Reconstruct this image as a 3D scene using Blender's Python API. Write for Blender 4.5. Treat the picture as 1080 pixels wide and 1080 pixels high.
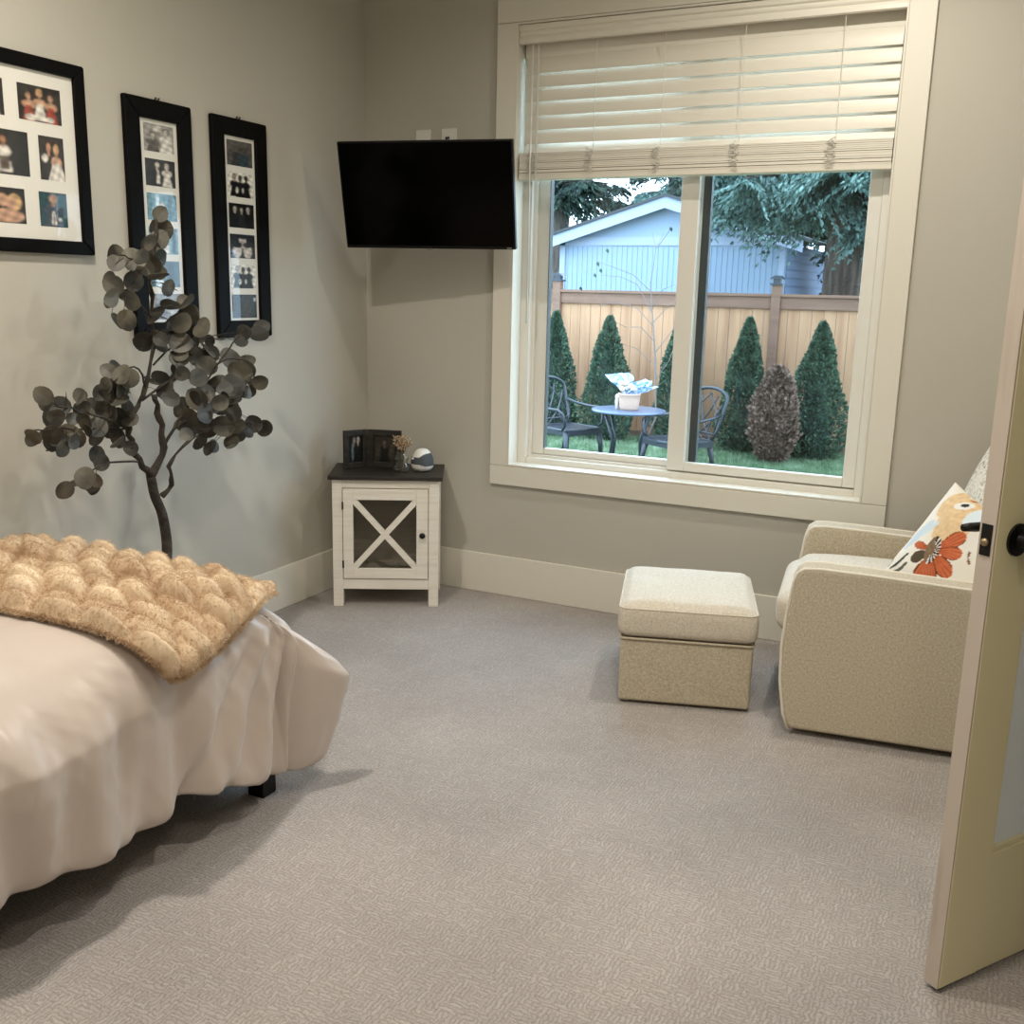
import bpy, bmesh, math, random
import numpy as np
from mathutils import Vector, Matrix, noise

for _o in list(bpy.data.objects):
    bpy.data.objects.remove(_o)
SC = bpy.context.scene
COL = SC.collection
PI = math.pi
R = math.radians

# ------------------------------------------------------------------ camera
CAM_P = (3.009, -4.378, 1.5)
YAW, PITCH, ROLL, FPX = R(-26.249), R(12.363), R(1.300), 1067.35
def cam_axes():
    f = Vector((math.sin(YAW)*math.cos(PITCH), math.cos(YAW)*math.cos(PITCH), -math.sin(PITCH)))
    r = Vector((math.cos(YAW), -math.sin(YAW), 0)); u = r.cross(f)
    c, s = math.cos(ROLL), math.sin(ROLL)
    return c*r + s*u, -s*r + c*u, f
_r, _u, _f = cam_axes()
cd = bpy.data.cameras.new('camera'); cam = bpy.data.objects.new('camera', cd); COL.objects.link(cam)
cam.matrix_world = Matrix(((_r.x, _u.x, -_f.x, CAM_P[0]), (_r.y, _u.y, -_f.y, CAM_P[1]), (_r.z, _u.z, -_f.z, CAM_P[2]), (0, 0, 0, 1)))
cd.sensor_width = 36; cd.sensor_fit = 'HORIZONTAL'; cd.lens = FPX*36/1080
cd.clip_start = .05; cd.clip_end = 200
SC.camera = cam
def ray(x, y): return _f + _r*((x-540)/FPX) - _u*((y-540)/FPX)
def at_x(x, y, X):
    d = ray(x, y); return Vector(CAM_P) + d*((X-CAM_P[0])/d.x)
def at_y(x, y, Y):
    d = ray(x, y); return Vector(CAM_P) + d*((Y-CAM_P[1])/d.y)

# ------------------------------------------------------------------ world, lights, exposure
W = bpy.data.worlds.new('overcast_sky'); SC.world = W; W.use_nodes = True
bg = W.node_tree.nodes['Background']
bg.inputs['Color'].default_value = (.60, .79, 1.0, 1); bg.inputs['Strength'].default_value = 6.6
SC.view_settings.view_transform = 'Standard'; SC.view_settings.look = 'None'
SC.view_settings.gamma = 1; SC.view_settings.exposure = 0.25; SC.view_settings.use_curve_mapping = False
CEIL = 3.05
LAMP_COLOR = (1.0, .94, .84)
LAMPS = [(2.45, -.80, 15), (1.0, -2.6, 30), (2.6, -2.7, 17), (.9, -4.3, 8), (3.3, -4.4, 11)]
SC.cycles.max_bounces = 8
SC.cycles.sample_clamp_indirect = 6

# ------------------------------------------------------------------ helpers
def lin(c): return tuple(((v/255)/12.92 if v/255 <= .04045 else ((v/255+.055)/1.055)**2.4) for v in c)

class MB:
    def __init__(s): s.V = []; s.F = []; s.M = []
    def add(s, V, F, mi=0):
        o = len(s.V); s.V += [tuple(v) for v in V]; s.F += [tuple(i+o for i in f) for f in F]; s.M += [mi]*len(F); return s
    def box(s, x0, x1, y0, y1, z0, z1, mi=0):
        V = [(x, y, z) for z in (z0, z1) for y in (y0, y1) for x in (x0, x1)]
        return s.add(V, [(0,2,3,1),(4,5,7,6),(0,1,5,4),(2,6,7,3),(0,4,6,2),(1,3,7,5)], mi)
    def obox(s, c, size, m, mi=0):
        V = [Vector(c) + m @ Vector((sx*size[0]/2, sy*size[1]/2, sz*size[2]/2)) for sz in (-1,1) for sy in (-1,1) for sx in (-1,1)]
        return s.add(V, [(0,2,3,1),(4,5,7,6),(0,1,5,4),(2,6,7,3),(0,4,6,2),(1,3,7,5)], mi)
    def bar(s, a, b, w, h=None, mi=0):
        a, b = Vector(a), Vector(b); d = b-a; q = d.to_track_quat('Z', 'Y').to_matrix()
        return s.obox((a+b)/2, (w, h or w, d.length), q, mi)
    def tube(s, pts, r, n=8, mi=0, closed=False):
        pts = [Vector(p) for p in pts]; m = len(pts)
        rr = r if isinstance(r, (list, tuple)) else [r]*m
        V = []; F = []; prev = None
        for i, p in enumerate(pts):
            if closed: t = pts[(i+1) % m]-pts[i-1]
            else: t = pts[min(i+1, m-1)]-pts[max(i-1, 0)]
            if t.length < 1e-9: t = Vector((0,0,1))
            t.normalize()
            if prev is None:
                a = t.orthogonal().normalized()
            else:
                a = prev - t*prev.dot(t)
                a = a.normalized() if a.length > 1e-6 else t.orthogonal().normalized()
            prev = a; b = t.cross(a)
            for k in range(n):
                an = 2*PI*k/n; V.append(p + (a*math.cos(an)+b*math.sin(an))*rr[i])
        L = m if closed else m-1
        for i in range(L):
            for k in range(n):
                F.append((i*n+k, i*n+(k+1) % n, ((i+1) % m)*n+(k+1) % n, ((i+1) % m)*n+k))
        if not closed:
            F.append(tuple(range(n-1, -1, -1))); F.append(tuple((m-1)*n+k for k in range(n)))
        return s.add(V, F, mi)
    def lathe(s, prof, c=(0,0,0), n=24, mi=0, m=None):
        V = []; F = []; m = m or Matrix.Identity(3); c = Vector(c)
        for (r, z) in prof:
            for k in range(n):
                a = 2*PI*k/n; V.append(c + m @ Vector((r*math.cos(a), r*math.sin(a), z)))
        for i in range(len(prof)-1):
            for k in range(n):
                F.append((i*n+k, i*n+(k+1) % n, (i+1)*n+(k+1) % n, (i+1)*n+k))
        if prof[0][0] > 1e-6: F.append(tuple(range(n-1, -1, -1)))
        if prof[-1][0] > 1e-6: F.append(tuple((len(prof)-1)*n+k for k in range(n)))
        return s.add(V, F, mi)
    def prism(s, poly, a, b, axis='y', mi=0):
        def P(u, v, w): return {'y': (u, w, v), 'x': (w, u, v), 'z': (u, v, w)}[axis]
        n = len(poly); V = [P(u, v, a) for u, v in poly]+[P(u, v, b) for u, v in poly]
        F = [tuple(range(n)), tuple(range(2*n-1, n-1, -1))]+[(i, i+n, (i+1) % n+n, (i+1) % n) for i in range(n)]
        return s.add(V, F, mi)
    def ell(s, c, r, nu=12, nv=8, mi=0):
        V = []; F = []
        for j in range(nv+1):
            t = PI*j/nv
            for i in range(nu):
                p = 2*PI*i/nu; V.append((c[0]+r[0]*math.sin(t)*math.cos(p), c[1]+r[1]*math.sin(t)*math.sin(p), c[2]+r[2]*math.cos(t)))
        for j in range(nv):
            for i in range(nu):
                F.append((j*nu+i, (j+1)*nu+i, (j+1)*nu+(i+1) % nu, j*nu+(i+1) % nu))
        return s.add(V, F, mi)
    def build(s, name, mat, parent=None, smooth=False, bevel=0, seg=2, fix=True):
        me = bpy.data.meshes.new(name); me.from_pydata(s.V, [], s.F)
        mats = mat if isinstance(mat, (list, tuple)) else [mat]
        for m in mats: me.materials.append(m)
        if len(mats) > 1: me.polygons.foreach_set('material_index', s.M)
        if fix:
            bm = bmesh.new(); bm.from_mesh(me); 
            if smooth: bmesh.ops.remove_doubles(bm, verts=bm.verts, dist=1e-6)
            bmesh.ops.recalc_face_normals(bm, faces=bm.faces); bm.to_mesh(me); bm.free()
        if smooth: me.polygons.foreach_set('use_smooth', [True]*len(me.polygons))
        o = bpy.data.objects.new(name, me); COL.objects.link(o)
        if parent: o.parent = parent
        if bevel:
            b = o.modifiers.new('bevel', 'BEVEL'); b.width = bevel; b.segments = seg; b.limit_method = 'ANGLE'; b.angle_limit = R(40)
            me.polygons.foreach_set('use_smooth', [True]*len(me.polygons))
            b.harden_normals = True
        me.update(); return o

def grid(name, V, nu, nv, mat, parent=None, wrap=False, smooth=True, solid=0, col=None):
    """V: nv rows of nu points"""
    F = []
    for j in range(nv-1):
        for i in range(nu if wrap else nu-1):
            F.append((j*nu+i, j*nu+(i+1) % nu, (j+1)*nu+(i+1) % nu, (j+1)*nu+i))
    me = bpy.data.meshes.new(name); me.from_pydata([tuple(v) for v in V], [], F); me.materials.append(mat)
    if col is not None:
        a = me.color_attributes.new('print', 'FLOAT_COLOR', 'POINT')
        c = np.ones((len(V), 4), np.float32); c[:, :3] = col; a.data.foreach_set('color', c.ravel())
    if smooth: me.polygons.foreach_set('use_smooth', [True]*len(me.polygons))
    o = bpy.data.objects.new(name, me); COL.objects.link(o)
    if parent: o.parent = parent
    if solid:
        m = o.modifiers.new('solid', 'SOLIDIFY'); m.thickness = solid; m.offset = -1
    return o

def rbox(name, mat, size, r, parent=None, loc=(0,0,0), n=20, fn=None, rot=None):
    """rounded box with optional displacement fn(p, normal, unit) -> p"""
    bm = bmesh.new(); bmesh.ops.create_cube(bm, size=2)
    bmesh.ops.subdivide_edges(bm, edges=bm.edges, cuts=n, use_grid_fill=True)
    h = Vector(size)/2
    for v in bm.verts:
        u = v.co.copy()
        # denser near the borders
        w = Vector([math.copysign(abs(c)**.75, c) for c in u])
        p = Vector((w.x*h.x, w.y*h.y, w.z*h.z))
        q = Vector([max(-(h[i]-r), min(h[i]-r, p[i])) for i in range(3)])
        d = p-q
        nrm = d.normalized() if d.length > 1e-9 else Vector((0,0,1))
        p2 = q + nrm*r if d.length > 1e-9 else p
        v.co = fn(p2, nrm, u) if fn else p2
    if rot: bmesh.ops.rotate(bm, verts=bm.verts, matrix=rot)
    bmesh.ops.translate(bm, verts=bm.verts, vec=loc)
    me = bpy.data.meshes.new(name); bm.to_mesh(me); bm.free(); me.materials.append(mat)
    me.polygons.foreach_set('use_smooth', [True]*len(me.polygons))
    o = bpy.data.objects.new(name, me); COL.objects.link(o)
    if parent: o.parent = parent
    return o

def tag(o, label, cat, group=None):
    o['label'] = label; o['category'] = cat
    if group: o['group'] = group
    return o
def thing(name, label, cat, loc=(0,0,0), rz=0, group=None):
    o = bpy.data.objects.new(name, None); COL.objects.link(o); o.location = loc; o.rotation_euler = (0, 0, rz)
    o.empty_display_size = .1
    return tag(o, label, cat, group)
def struct(o, label=None, cat=None):
    o['kind'] = 'structure'
    if label: o['label'] = label
    if cat: o['category'] = cat
    return o
def stuff(o): o['kind'] = 'stuff'; return o

# ------------------------------------------------------------------ materials
def mat(name, col, rough=.6, metal=0, spec=.5, coat=0, sheen=0, bump=None, vary=None):
    m = bpy.data.materials.new(name); m.use_nodes = True; nt = m.node_tree; b = nt.nodes['Principled BSDF']
    c = lin(col) if max(col) > 1.001 else col
    b.inputs['Base Color'].default_value = (*c, 1); b.inputs['Roughness'].default_value = rough
    b.inputs['Metallic'].default_value = metal; b.inputs['Specular IOR Level'].default_value = spec
    b.inputs['Coat Weight'].default_value = coat; b.inputs['Sheen Weight'].default_value = sheen
    if bump or vary:
        tc = nt.nodes.new('ShaderNodeTexCoord')
    if bump:   # (scale, strength, distance)
        n = nt.nodes.new('ShaderNodeTexNoise'); n.inputs['Scale'].default_value = bump[0]; n.inputs['Detail'].default_value = 4
        nt.links.new(tc.outputs['Object'], n.inputs['Vector'])
        bp = nt.nodes.new('ShaderNodeBump'); bp.inputs['Strength'].default_value = bump[1]; bp.inputs['Distance'].default_value = bump[2]
        nt.links.new(n.outputs['Fac'], bp.inputs['Height']); nt.links.new(bp.outputs['Normal'], b.inputs['Normal'])
    if vary:   # (scale(vec or float), colour2, contrast lo, hi)
        n = nt.nodes.new('ShaderNodeTexNoise'); n.inputs['Detail'].default_value = 5
        n.inputs['Scale'].default_value = 1
        mp = nt.nodes.new('ShaderNodeMapping'); sv = vary[0] if isinstance(vary[0], tuple) else (vary[0],)*3
        mp.inputs['Scale'].default_value = sv
        nt.links.new(tc.outputs['Object'], mp.inputs['Vector']); nt.links.new(mp.outputs['Vector'], n.inputs['Vector'])
        rp = nt.nodes.new('ShaderNodeValToRGB'); rp.color_ramp.elements[0].position = vary[2]; rp.color_ramp.elements[1].position = vary[3]
        rp.color_ramp.elements[0].color = (*c, 1); rp.color_ramp.elements[1].color = (*lin(vary[1]), 1)
        nt.links.new(n.outputs['Fac'], rp.inputs['Fac']); nt.links.new(rp.outputs['Color'], b.inputs['Base Color'])
    return m

def glass_mat(name, tint=(.97,.98,.98), refl=1.0, rough=0.0):
    m = bpy.data.materials.new(name); m.use_nodes = True; nt = m.node_tree; nt.nodes.clear()
    o = nt.nodes.new('ShaderNodeOutputMaterial'); mx = nt.nodes.new('ShaderNodeMixShader')
    t = nt.nodes.new('ShaderNodeBsdfTransparent'); t.inputs['Color'].default_value = (*tint, 1)
    g = nt.nodes.new('ShaderNodeBsdfGlossy'); g.inputs['Roughness'].default_value = rough
    fr = nt.nodes.new('ShaderNodeFresnel'); fr.inputs['IOR'].default_value = 1.45
    mu = nt.nodes.new('ShaderNodeMath'); mu.operation = 'MULTIPLY'; mu.inputs[1].default_value = refl
    ge = nt.nodes.new('ShaderNodeNewGeometry'); inv = nt.nodes.new('ShaderNodeMath'); inv.operation = 'SUBTRACT'; inv.inputs[0].default_value = 1
    nt.links.new(ge.outputs['Backfacing'], inv.inputs[1]); m2 = nt.nodes.new('ShaderNodeMath'); m2.operation = 'MULTIPLY'
    nt.links.new(fr.outputs[0], mu.inputs[0]); nt.links.new(mu.outputs[0], m2.inputs[0]); nt.links.new(inv.outputs[0], m2.inputs[1]); nt.links.new(m2.outputs[0], mx.inputs[0])
    nt.links.new(t.outputs[0], mx.inputs[1]); nt.links.new(g.outputs[0], mx.inputs[2]); nt.links.new(mx.outputs[0], o.inputs[0])
    return m

def print_mat(name, rough=.4, spec=.4, bump=None):
    m = mat(name, (200,200,200), rough, spec=spec, bump=bump); nt = m.node_tree
    a = nt.nodes.new('ShaderNodeAttribute'); a.attribute_name = 'print'
    nt.links.new(a.outputs['Color'], nt.nodes['Principled BSDF'].inputs['Base Color'])
    return m

def carpet_mat():
    m = mat('loop_carpet', (150,138,128), .95, spec=.1); nt = m.node_tree; N = nt.nodes; L = nt.links; b = N['Principled BSDF']
    tc = N.new('ShaderNodeTexCoord')
    wn = N.new('ShaderNodeTexNoise'); wn.inputs['Scale'].default_value = 55; wn.inputs['Detail'].default_value = 2; L.new(tc.outputs['Object'], wn.inputs['Vector'])
    warp = N.new('ShaderNodeMixRGB'); warp.blend_type = 'ADD'; warp.inputs[0].default_value = .020
    L.new(tc.outputs['Object'], warp.inputs[1]); L.new(wn.outputs['Color'], warp.inputs[2])
    def strokes(rotz, seed):
        mp = N.new('ShaderNodeMapping'); mp.inputs['Rotation'].default_value = (0, 0, rotz); mp.inputs['Location'].default_value = (seed, seed*2, 0)
        L.new(warp.outputs[0], mp.inputs['Vector'])
        bk = N.new('ShaderNodeTexBrick'); bk.inputs['Scale'].default_value = 1
        bk.inputs['Brick Width'].default_value = .042; bk.inputs['Row Height'].default_value = .0105
        bk.inputs['Mortar Size'].default_value = .0036; bk.inputs['Mortar Smooth'].default_value = 1
        bk.inputs['Bias'].default_value = 0; bk.offset = .37; bk.inputs['Color1'].default_value = (1,1,1,1); bk.inputs['Color2'].default_value = (.55,.55,.55,1)
        bk.inputs['Mortar'].default_value = (0,0,0,1)
        L.new(mp.outputs[0], bk.inputs['Vector']); return bk
    b1, b2 = strokes(0.0, .1), strokes(PI/2, .7)
    nz = N.new('ShaderNodeTexNoise'); nz.inputs['Scale'].default_value = 14; nz.inputs['Detail'].default_value = 1
    L.new(tc.outputs['Object'], nz.inputs['Vector'])
    th = N.new('ShaderNodeMath'); th.operation = 'GREATER_THAN'; th.inputs[1].default_value = .5; L.new(nz.outputs['Fac'], th.inputs[0])
    mx = N.new('ShaderNodeMixRGB'); L.new(th.outputs[0], mx.inputs[0]); L.new(b1.outputs['Color'], mx.inputs[1]); L.new(b2.outputs['Color'], mx.inputs[2])
    fine = N.new('ShaderNodeTexNoise'); fine.inputs['Scale'].default_value = 190; fine.inputs['Detail'].default_value = 3; L.new(tc.outputs['Object'], fine.inputs['Vector'])
    big = N.new('ShaderNodeTexNoise'); big.inputs['Scale'].default_value = 1.6; big.inputs['Detail'].default_value = 3; L.new(tc.outputs['Object'], big.inputs['Vector'])
    ad = N.new('ShaderNodeMixRGB'); ad.inputs[0].default_value = .66; L.new(mx.outputs[0], ad.inputs[1]); L.new(fine.outputs['Fac'], ad.inputs[2])
    rp = N.new('ShaderNodeValToRGB'); e = rp.color_ramp.elements
    e[0].position = .12; e[0].color = (*lin((146,138,132)), 1); e[1].position = .80; e[1].color = (*lin((203,195,189)), 1)
    L.new(ad.outputs[0], rp.inputs['Fac'])
    ov = N.new('ShaderNodeMixRGB'); ov.blend_type = 'MULTIPLY'; ov.inputs[0].default_value = .45
    L.new(rp.outputs[0], ov.inputs[1]); L.new(big.outputs['Fac'], ov.inputs[2]); 
    L.new(ov.outputs[0], b.inputs['Base Color'])
    bp = N.new('ShaderNodeBump'); bp.inputs['Strength'].default_value = .7; bp.inputs['Distance'].default_value = .004
    L.new(ad.outputs[0], bp.inputs['Height']); L.new(bp.outputs['Normal'], b.inputs['Normal'])
    return m

def linen_mat(name, c1, c2, scale=420):
    """woven heathered upholstery"""
    m = mat(name, c1, .9, spec=.15, sheen=.1); nt = m.node_tree; N = nt.nodes; L = nt.links; b = N['Principled BSDF']
    tc = N.new('ShaderNodeTexCoord'); outs = []
    for s in ((scale, scale*.3, scale*.3), (scale*.3, scale, scale*.3), (scale*.3, scale*.3, scale)):
        mp = N.new('ShaderNodeMapping'); mp.inputs['Scale'].default_value = s; L.new(tc.outputs['Object'], mp.inputs['Vector'])
        n = N.new('ShaderNodeTexNoise'); n.inputs['Scale'].default_value = 1; n.inputs['Detail'].default_value = 2; L.new(mp.outputs[0], n.inputs['Vector']); outs.append(n)
    a = N.new('ShaderNodeMath'); a.operation = 'ADD'; L.new(outs[0].outputs['Fac'], a.inputs[0]); L.new(outs[1].outputs['Fac'], a.inputs[1])
    a2 = N.new('ShaderNodeMath'); a2.operation = 'ADD'; L.new(a.outputs[0], a2.inputs[0]); L.new(outs[2].outputs['Fac'], a2.inputs[1])
    a3 = N.new('ShaderNodeMath'); a3.operation = 'MULTIPLY'; a3.inputs[1].default_value = 1/3; L.new(a2.outputs[0], a3.inputs[0])
    rp = N.new('ShaderNodeValToRGB'); e = rp.color_ramp.elements; e[0].position = .36; e[1].position = .64
    e[0].color = (*lin(c1), 1); e[1].color = (*lin(c2), 1); L.new(a3.outputs[0], rp.inputs['Fac']); L.new(rp.outputs[0], b.inputs['Base Color'])
    bp = N.new('ShaderNodeBump'); bp.inputs['Strength'].default_value = .25; bp.inputs['Distance'].default_value = .002
    L.new(a3.outputs[0], bp.inputs['Height']); L.new(bp.outputs['Normal'], b.inputs['Normal'])
    return m

M_WALL = mat('greige_wall_paint', (188,183,171), .85, spec=.2, bump=(140, .08, .002))
M_CEIL = mat('ceiling_paint', (228,225,216), .9, spec=.1)
M_TRIM = mat('trim_paint', (222,217,204), .4, spec=.4)
M_VINYL = mat('window_vinyl', (226,222,212), .35)
M_BLIND = mat('blind_slat_white', (226,220,206), .4)
M_CARPET = carpet_mat()
M_GLASS = glass_mat('window_glass', (.96,.985,.99), .9)
M_SCREEN = glass_mat('insect_screen_mesh', (.83,.83,.82), .0)
M_GASKET = mat('dark_gasket', (52,58,58), .6)
M_BLACKWOOD = mat('black_frame_wood', (8,7,7), .5, spec=.10)
M_MATBOARD = mat('white_mat_board', (226,222,212), .8)
M_PRINT = print_mat('photo_print', .35)
M_FRAMEGLASS = glass_mat('picture_glass', (1,1,1), .8, .02)
M_TVBLACK = mat('tv_black_plastic', (7,7,8), .4, spec=.25)
M_TVSCREEN = mat('tv_screen', (.0006,.0006,.0006), .12, spec=.06)
M_SILVER = mat('silver_plastic', (150,150,150), .35, metal=.6)
M_WHITEPL = mat('white_plastic', (225,222,214), .4)
M_CABWHITE = mat('cabinet_white_paint', (234,228,216), .5, vary=((3, 3, 60), (222,215,202), .45, .7))
M_DARKWOOD = mat('dark_stained_wood', (24,20,17), .5, vary=((3, 55, 30), (52,45,37), .4, .75))
M_CABGLASS = glass_mat('cabinet_glass', (.78,.77,.75), .7, .05)
M_CLEAR = glass_mat('clear_jar_glass', (.93,.95,.94), 2.2, .02)
M_BLACKMET = mat('matte_black_metal', (14,13,13), .4, metal=.3)
M_GREYFAB = mat('charcoal_mesh_fabric', (72,76,80), .85, bump=(600, .3, .001))
M_LINEN = linen_mat('oat_linen', (166,153,130), (208,197,176))
M_LINENLIT = linen_mat('oat_linen_lit', (186,175,156), (224,215,200))  # same linen, with the light from above put into a paler colour
M_PIPING = mat('linen_piping', (226,218,202), .8)
M_SATIN = mat('champagne_satin', (196,182,172), .34, spec=.6, sheen=.25, bump=(60, .06, .004))
M_FLORAL = print_mat('floral_pillow_print', .85, .15, bump=(500, .15, .001))
M_SHERPA = mat('white_textured_weave', (226,220,206), .95, bump=(90, .9, .01), vary=(70, (150,138,120), .48, .72))
M_FURPRINT = print_mat('tan_faux_fur', .95, .1)
M_FUR = print_mat('tan_faux_fur_pile', .95, .1)
_n = M_FUR.node_tree.nodes; _l = M_FUR.node_tree.links
_t = _n.new('ShaderNodeBsdfTranslucent'); _x = _n.new('ShaderNodeMixShader'); _x.inputs[0].default_value = .42
_c = _n.new('ShaderNodeAttribute'); _c.attribute_name = 'print'; _l.new(_c.outputs['Color'], _t.inputs['Color'])
_l.new(_n['Principled BSDF'].outputs[0], _x.inputs[1]); _l.new(_t.outputs[0], _x.inputs[2]); _l.new(_x.outputs[0], _n['Material Output'].inputs[0])
M_DOOR = mat('door_paint', (228,219,182), .45)
M_DOOREDGE = mat('door_edge_wood', (192,180,168), .6, vary=((30, 30, 2.5), (168,154,140), .55, .8))
M_DOORGLASS = mat('frosted_door_panel', (232,240,246), .25, spec=.6)
M_BRASS = mat('latch_brass', (160,140,110), .35, metal=.8)
M_BARK = mat('faux_bark', (44,38,33), .9, bump=(60, .8, .01), vary=(25, (70,61,52), .4, .7))
M_LEAF = mat('eucalyptus_leaf', (44,43,38), .55, vary=(8, (116,111,97), .46, .74))
M_POT = mat('black_pot', (35,33,32), .6)
M_FENCE = mat('cedar_fence_board', (206,160,122), .8, vary=((9, 9, .7), (176,128,94), .42, .75))
M_FENCERAIL = mat('cedar_fence_rail', (146,112,92), .8, vary=((2, 20, 20), (130,98,80), .4, .7))
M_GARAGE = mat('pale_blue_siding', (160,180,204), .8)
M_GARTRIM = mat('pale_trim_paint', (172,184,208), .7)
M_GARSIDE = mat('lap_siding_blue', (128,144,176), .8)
M_ROOF = mat('dark_roof_shingle', (60,64,66), .9)
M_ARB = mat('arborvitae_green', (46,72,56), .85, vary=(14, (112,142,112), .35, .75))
M_BROWN = mat('brown_dried_shrub', (104,82,70), .9, vary=(18, (190,160,142), .4, .7))
M_CONIFER = mat('cedar_foliage', (70,100,92), .9, vary=(3.0, (150,186,178), .35, .7))
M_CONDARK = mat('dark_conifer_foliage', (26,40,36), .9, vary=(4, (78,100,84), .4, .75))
M_TRUNK = mat('conifer_bark', (72,62,56), .95, vary=((14, 14, 2), (112,100,92), .4, .7), bump=(30, .8, .03))
M_LAWN = mat('lawn_green', (92,118,84), .95, vary=(6, (128,150,112), .35, .7))
M_GRASS = mat('grass_blade', (100,132,92), .9, vary=(5, (164,186,150), .4, .7))
M_IRON = mat('dark_cast_metal', (40,46,54), .35, metal=.2, spec=.6)
M_IRONTOP = mat('patio_table_top', (92,108,134), .3, metal=.2, spec=.6)
M_TERRA = mat('blush_pot', (206,172,152), .7)
M_CELLO = mat('cellophane_wrap', (196,216,246), .2, spec=.7, vary=(30, (120,160,220), .45, .6))
M_PETAL = mat('cream_petal', (236,222,206), .8)
M_TWIG = mat('bare_twig_bark', (132,120,116), .85)
M_DRIED = mat('dried_flower', (206,184,150), .9, vary=(80, (150,120,90), .4, .6))
M_STEM = mat('dry_stem', (92,76,56), .9)
M_CABLE = mat('white_cable', (220,216,206), .5)

for _m in (M_FENCE, M_FENCERAIL, M_GARAGE, M_GARTRIM, M_GARSIDE, M_ARB, M_BROWN, M_CONIFER, M_LAWN, M_GRASS, M_IRONTOP, M_TERRA, M_CELLO, M_PETAL, M_TWIG):
    for _q in _m.node_tree.nodes:          # overall tone of the outdoor materials
        if _q.type == 'VALTORGB':
            for _e in _q.color_ramp.elements: _e.color = tuple(c*.72 for c in _e.color[:3])+(1,)
        if _q.type == 'BSDF_PRINCIPLED': _q.inputs['Base Color'].default_value = tuple(c*.72 for c in _q.inputs['Base Color'].default_value[:3])+(1,)

# ------------------------------------------------------------------ room shell
XR, YB = 3.56, -5.0         # right wall, rear wall
OX0, OX1, OZ0, OZ1 = .828, 2.483, .662, 2.665   # window opening
DY0, DY1, DZ1 = -2.32, -1.50, 2.2               # doorway in the right wall
struct(MB().box(-.12, 4.7, YB-.1, .14, -.12, 0).build('floor', M_CARPET))
struct(MB().box(-.12, 4.7, YB-.1, .16, CEIL, CEIL+.1).build('ceiling', M_CEIL))
struct(MB().box(-.12, 0, YB-.1, .16, 0, CEIL).build('wall_left', M_WALL))
w = MB()
w.box(0, OX0, 0, .16, 0, CEIL).box(OX1, XR+.1, 0, .16, 0, CEIL).box(OX0, OX1, 0, .16, 0, OZ0).box(OX0, OX1, 0, .16, OZ1, CEIL)
struct(w.build('wall_back', M_WALL))
w = MB(); w.box(XR, XR+.1, DY1, 0, 0, CEIL).box(XR, XR+.1, YB, DY0, 0, CEIL).box(XR, XR+.1, DY0, DY1, DZ1, CEIL)
struct(w.build('wall_right', M_WALL))
struct(MB().box(-.12, XR+.1, YB-.1, YB, 0, CEIL).build('wall_rear', M_WALL))
w = MB(); w.box(4.6, 4.7, -3.0, -.8, 0, CEIL).box(XR+.1, 4.7, -3.1, -3.0, 0, CEIL).box(XR+.1, 4.7, -.8, -.7, 0, CEIL)
struct(w.build('wall_closet', M_WALL))
BH = .203
def baseboard(name, box):
    struct(MB().box(*box).build(name, M_TRIM, bevel=.004))
baseboard('baseboard_left', (0, .015, YB, 0, 0, BH))
baseboard('baseboard_back', (.015, XR, -.015, 0, 0, BH))
w = MB(); w.box(XR-.015, XR, DY1+.09, -.015, 0, BH).box(XR-.015, XR, YB, DY0-.09, 0, BH)
struct(w.build('baseboard_right', M_TRIM, bevel=.004))
# doorway casing
w = MB(); w.box(XR-.02, XR, DY1, DY1+.09, 0, DZ1+.09).box(XR-.02, XR, DY0-.09, DY0, 0, DZ1+.09).box(XR-.02, XR, DY0, DY1, DZ1, DZ1+.09)
struct(w.build('trim_1', M_TRIM, bevel=.003))

# ------------------------------------------------------------------ window
win = struct(thing('window_1', 'white framed sliding window above the armchair and ottoman', 'window', (0, 0, 0)))
c = MB(); yo, yi = -.022, 0
CX0, CX1, CZ0, CZ1 = .733, 2.583, .566, 2.765
c.box(CX0, OX0, yo, yi, OZ0, OZ1).box(OX1, CX1, yo, yi, OZ0, OZ1)
c.build('side_casing', M_TRIM, win, bevel=.003)
MB().box(CX0, CX1, yo-.001, yi, CZ0, OZ0-.0015).build('bottom_casing', M_TRIM, win, bevel=.003)
MB().box(CX0, CX1, yo-.001, yi, OZ1+.0015, CZ1).build('head_casing', M_TRIM, win, bevel=.003)
c = MB(); t = .008
c.box(OX0, OX0+t, yo, .075, OZ0, OZ1).box(OX1-t, OX1, yo, .075, OZ0, OZ1).box(OX0+t, OX1-t, yo, .075, OZ0, OZ0+t).box(OX0+t, OX1-t, yo, .075, OZ1-t, OZ1)
c.build('jamb', M_TRIM, win, bevel=.0015)
ix0, ix1, iz0, iz1 = OX0+t, OX1-t, OZ0+t, OZ1-t
def rectframe(mb, x0, x1, z0, z1, wl, wr, wb, wt, y0, y1):
    mb.box(x0, x0+wl, y0, y1, z0, z1).box(x1-wr, x1, y0, y1, z0, z1).box(x0+wl, x1-wr, y0, y1, z0, z0+wb).box(x0+wl, x1-wr, y0, y1, z1-wt, z1)
    return mb
f = rectframe(MB(), OX0+.001, OX1-.001, OZ0+.001, OZ1-.001, .052, .045, .035, .045, .075, .158)
f.build('outer_frame', M_VINYL, win, bevel=.003)
f = rectframe(MB(), OX0+.05, OX1-.043, OZ0+.033, OZ1-.043, .018, .016, .016, .016, .10, .158); f.build('frame_step', M_VINYL, win, bevel=.003)
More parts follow.
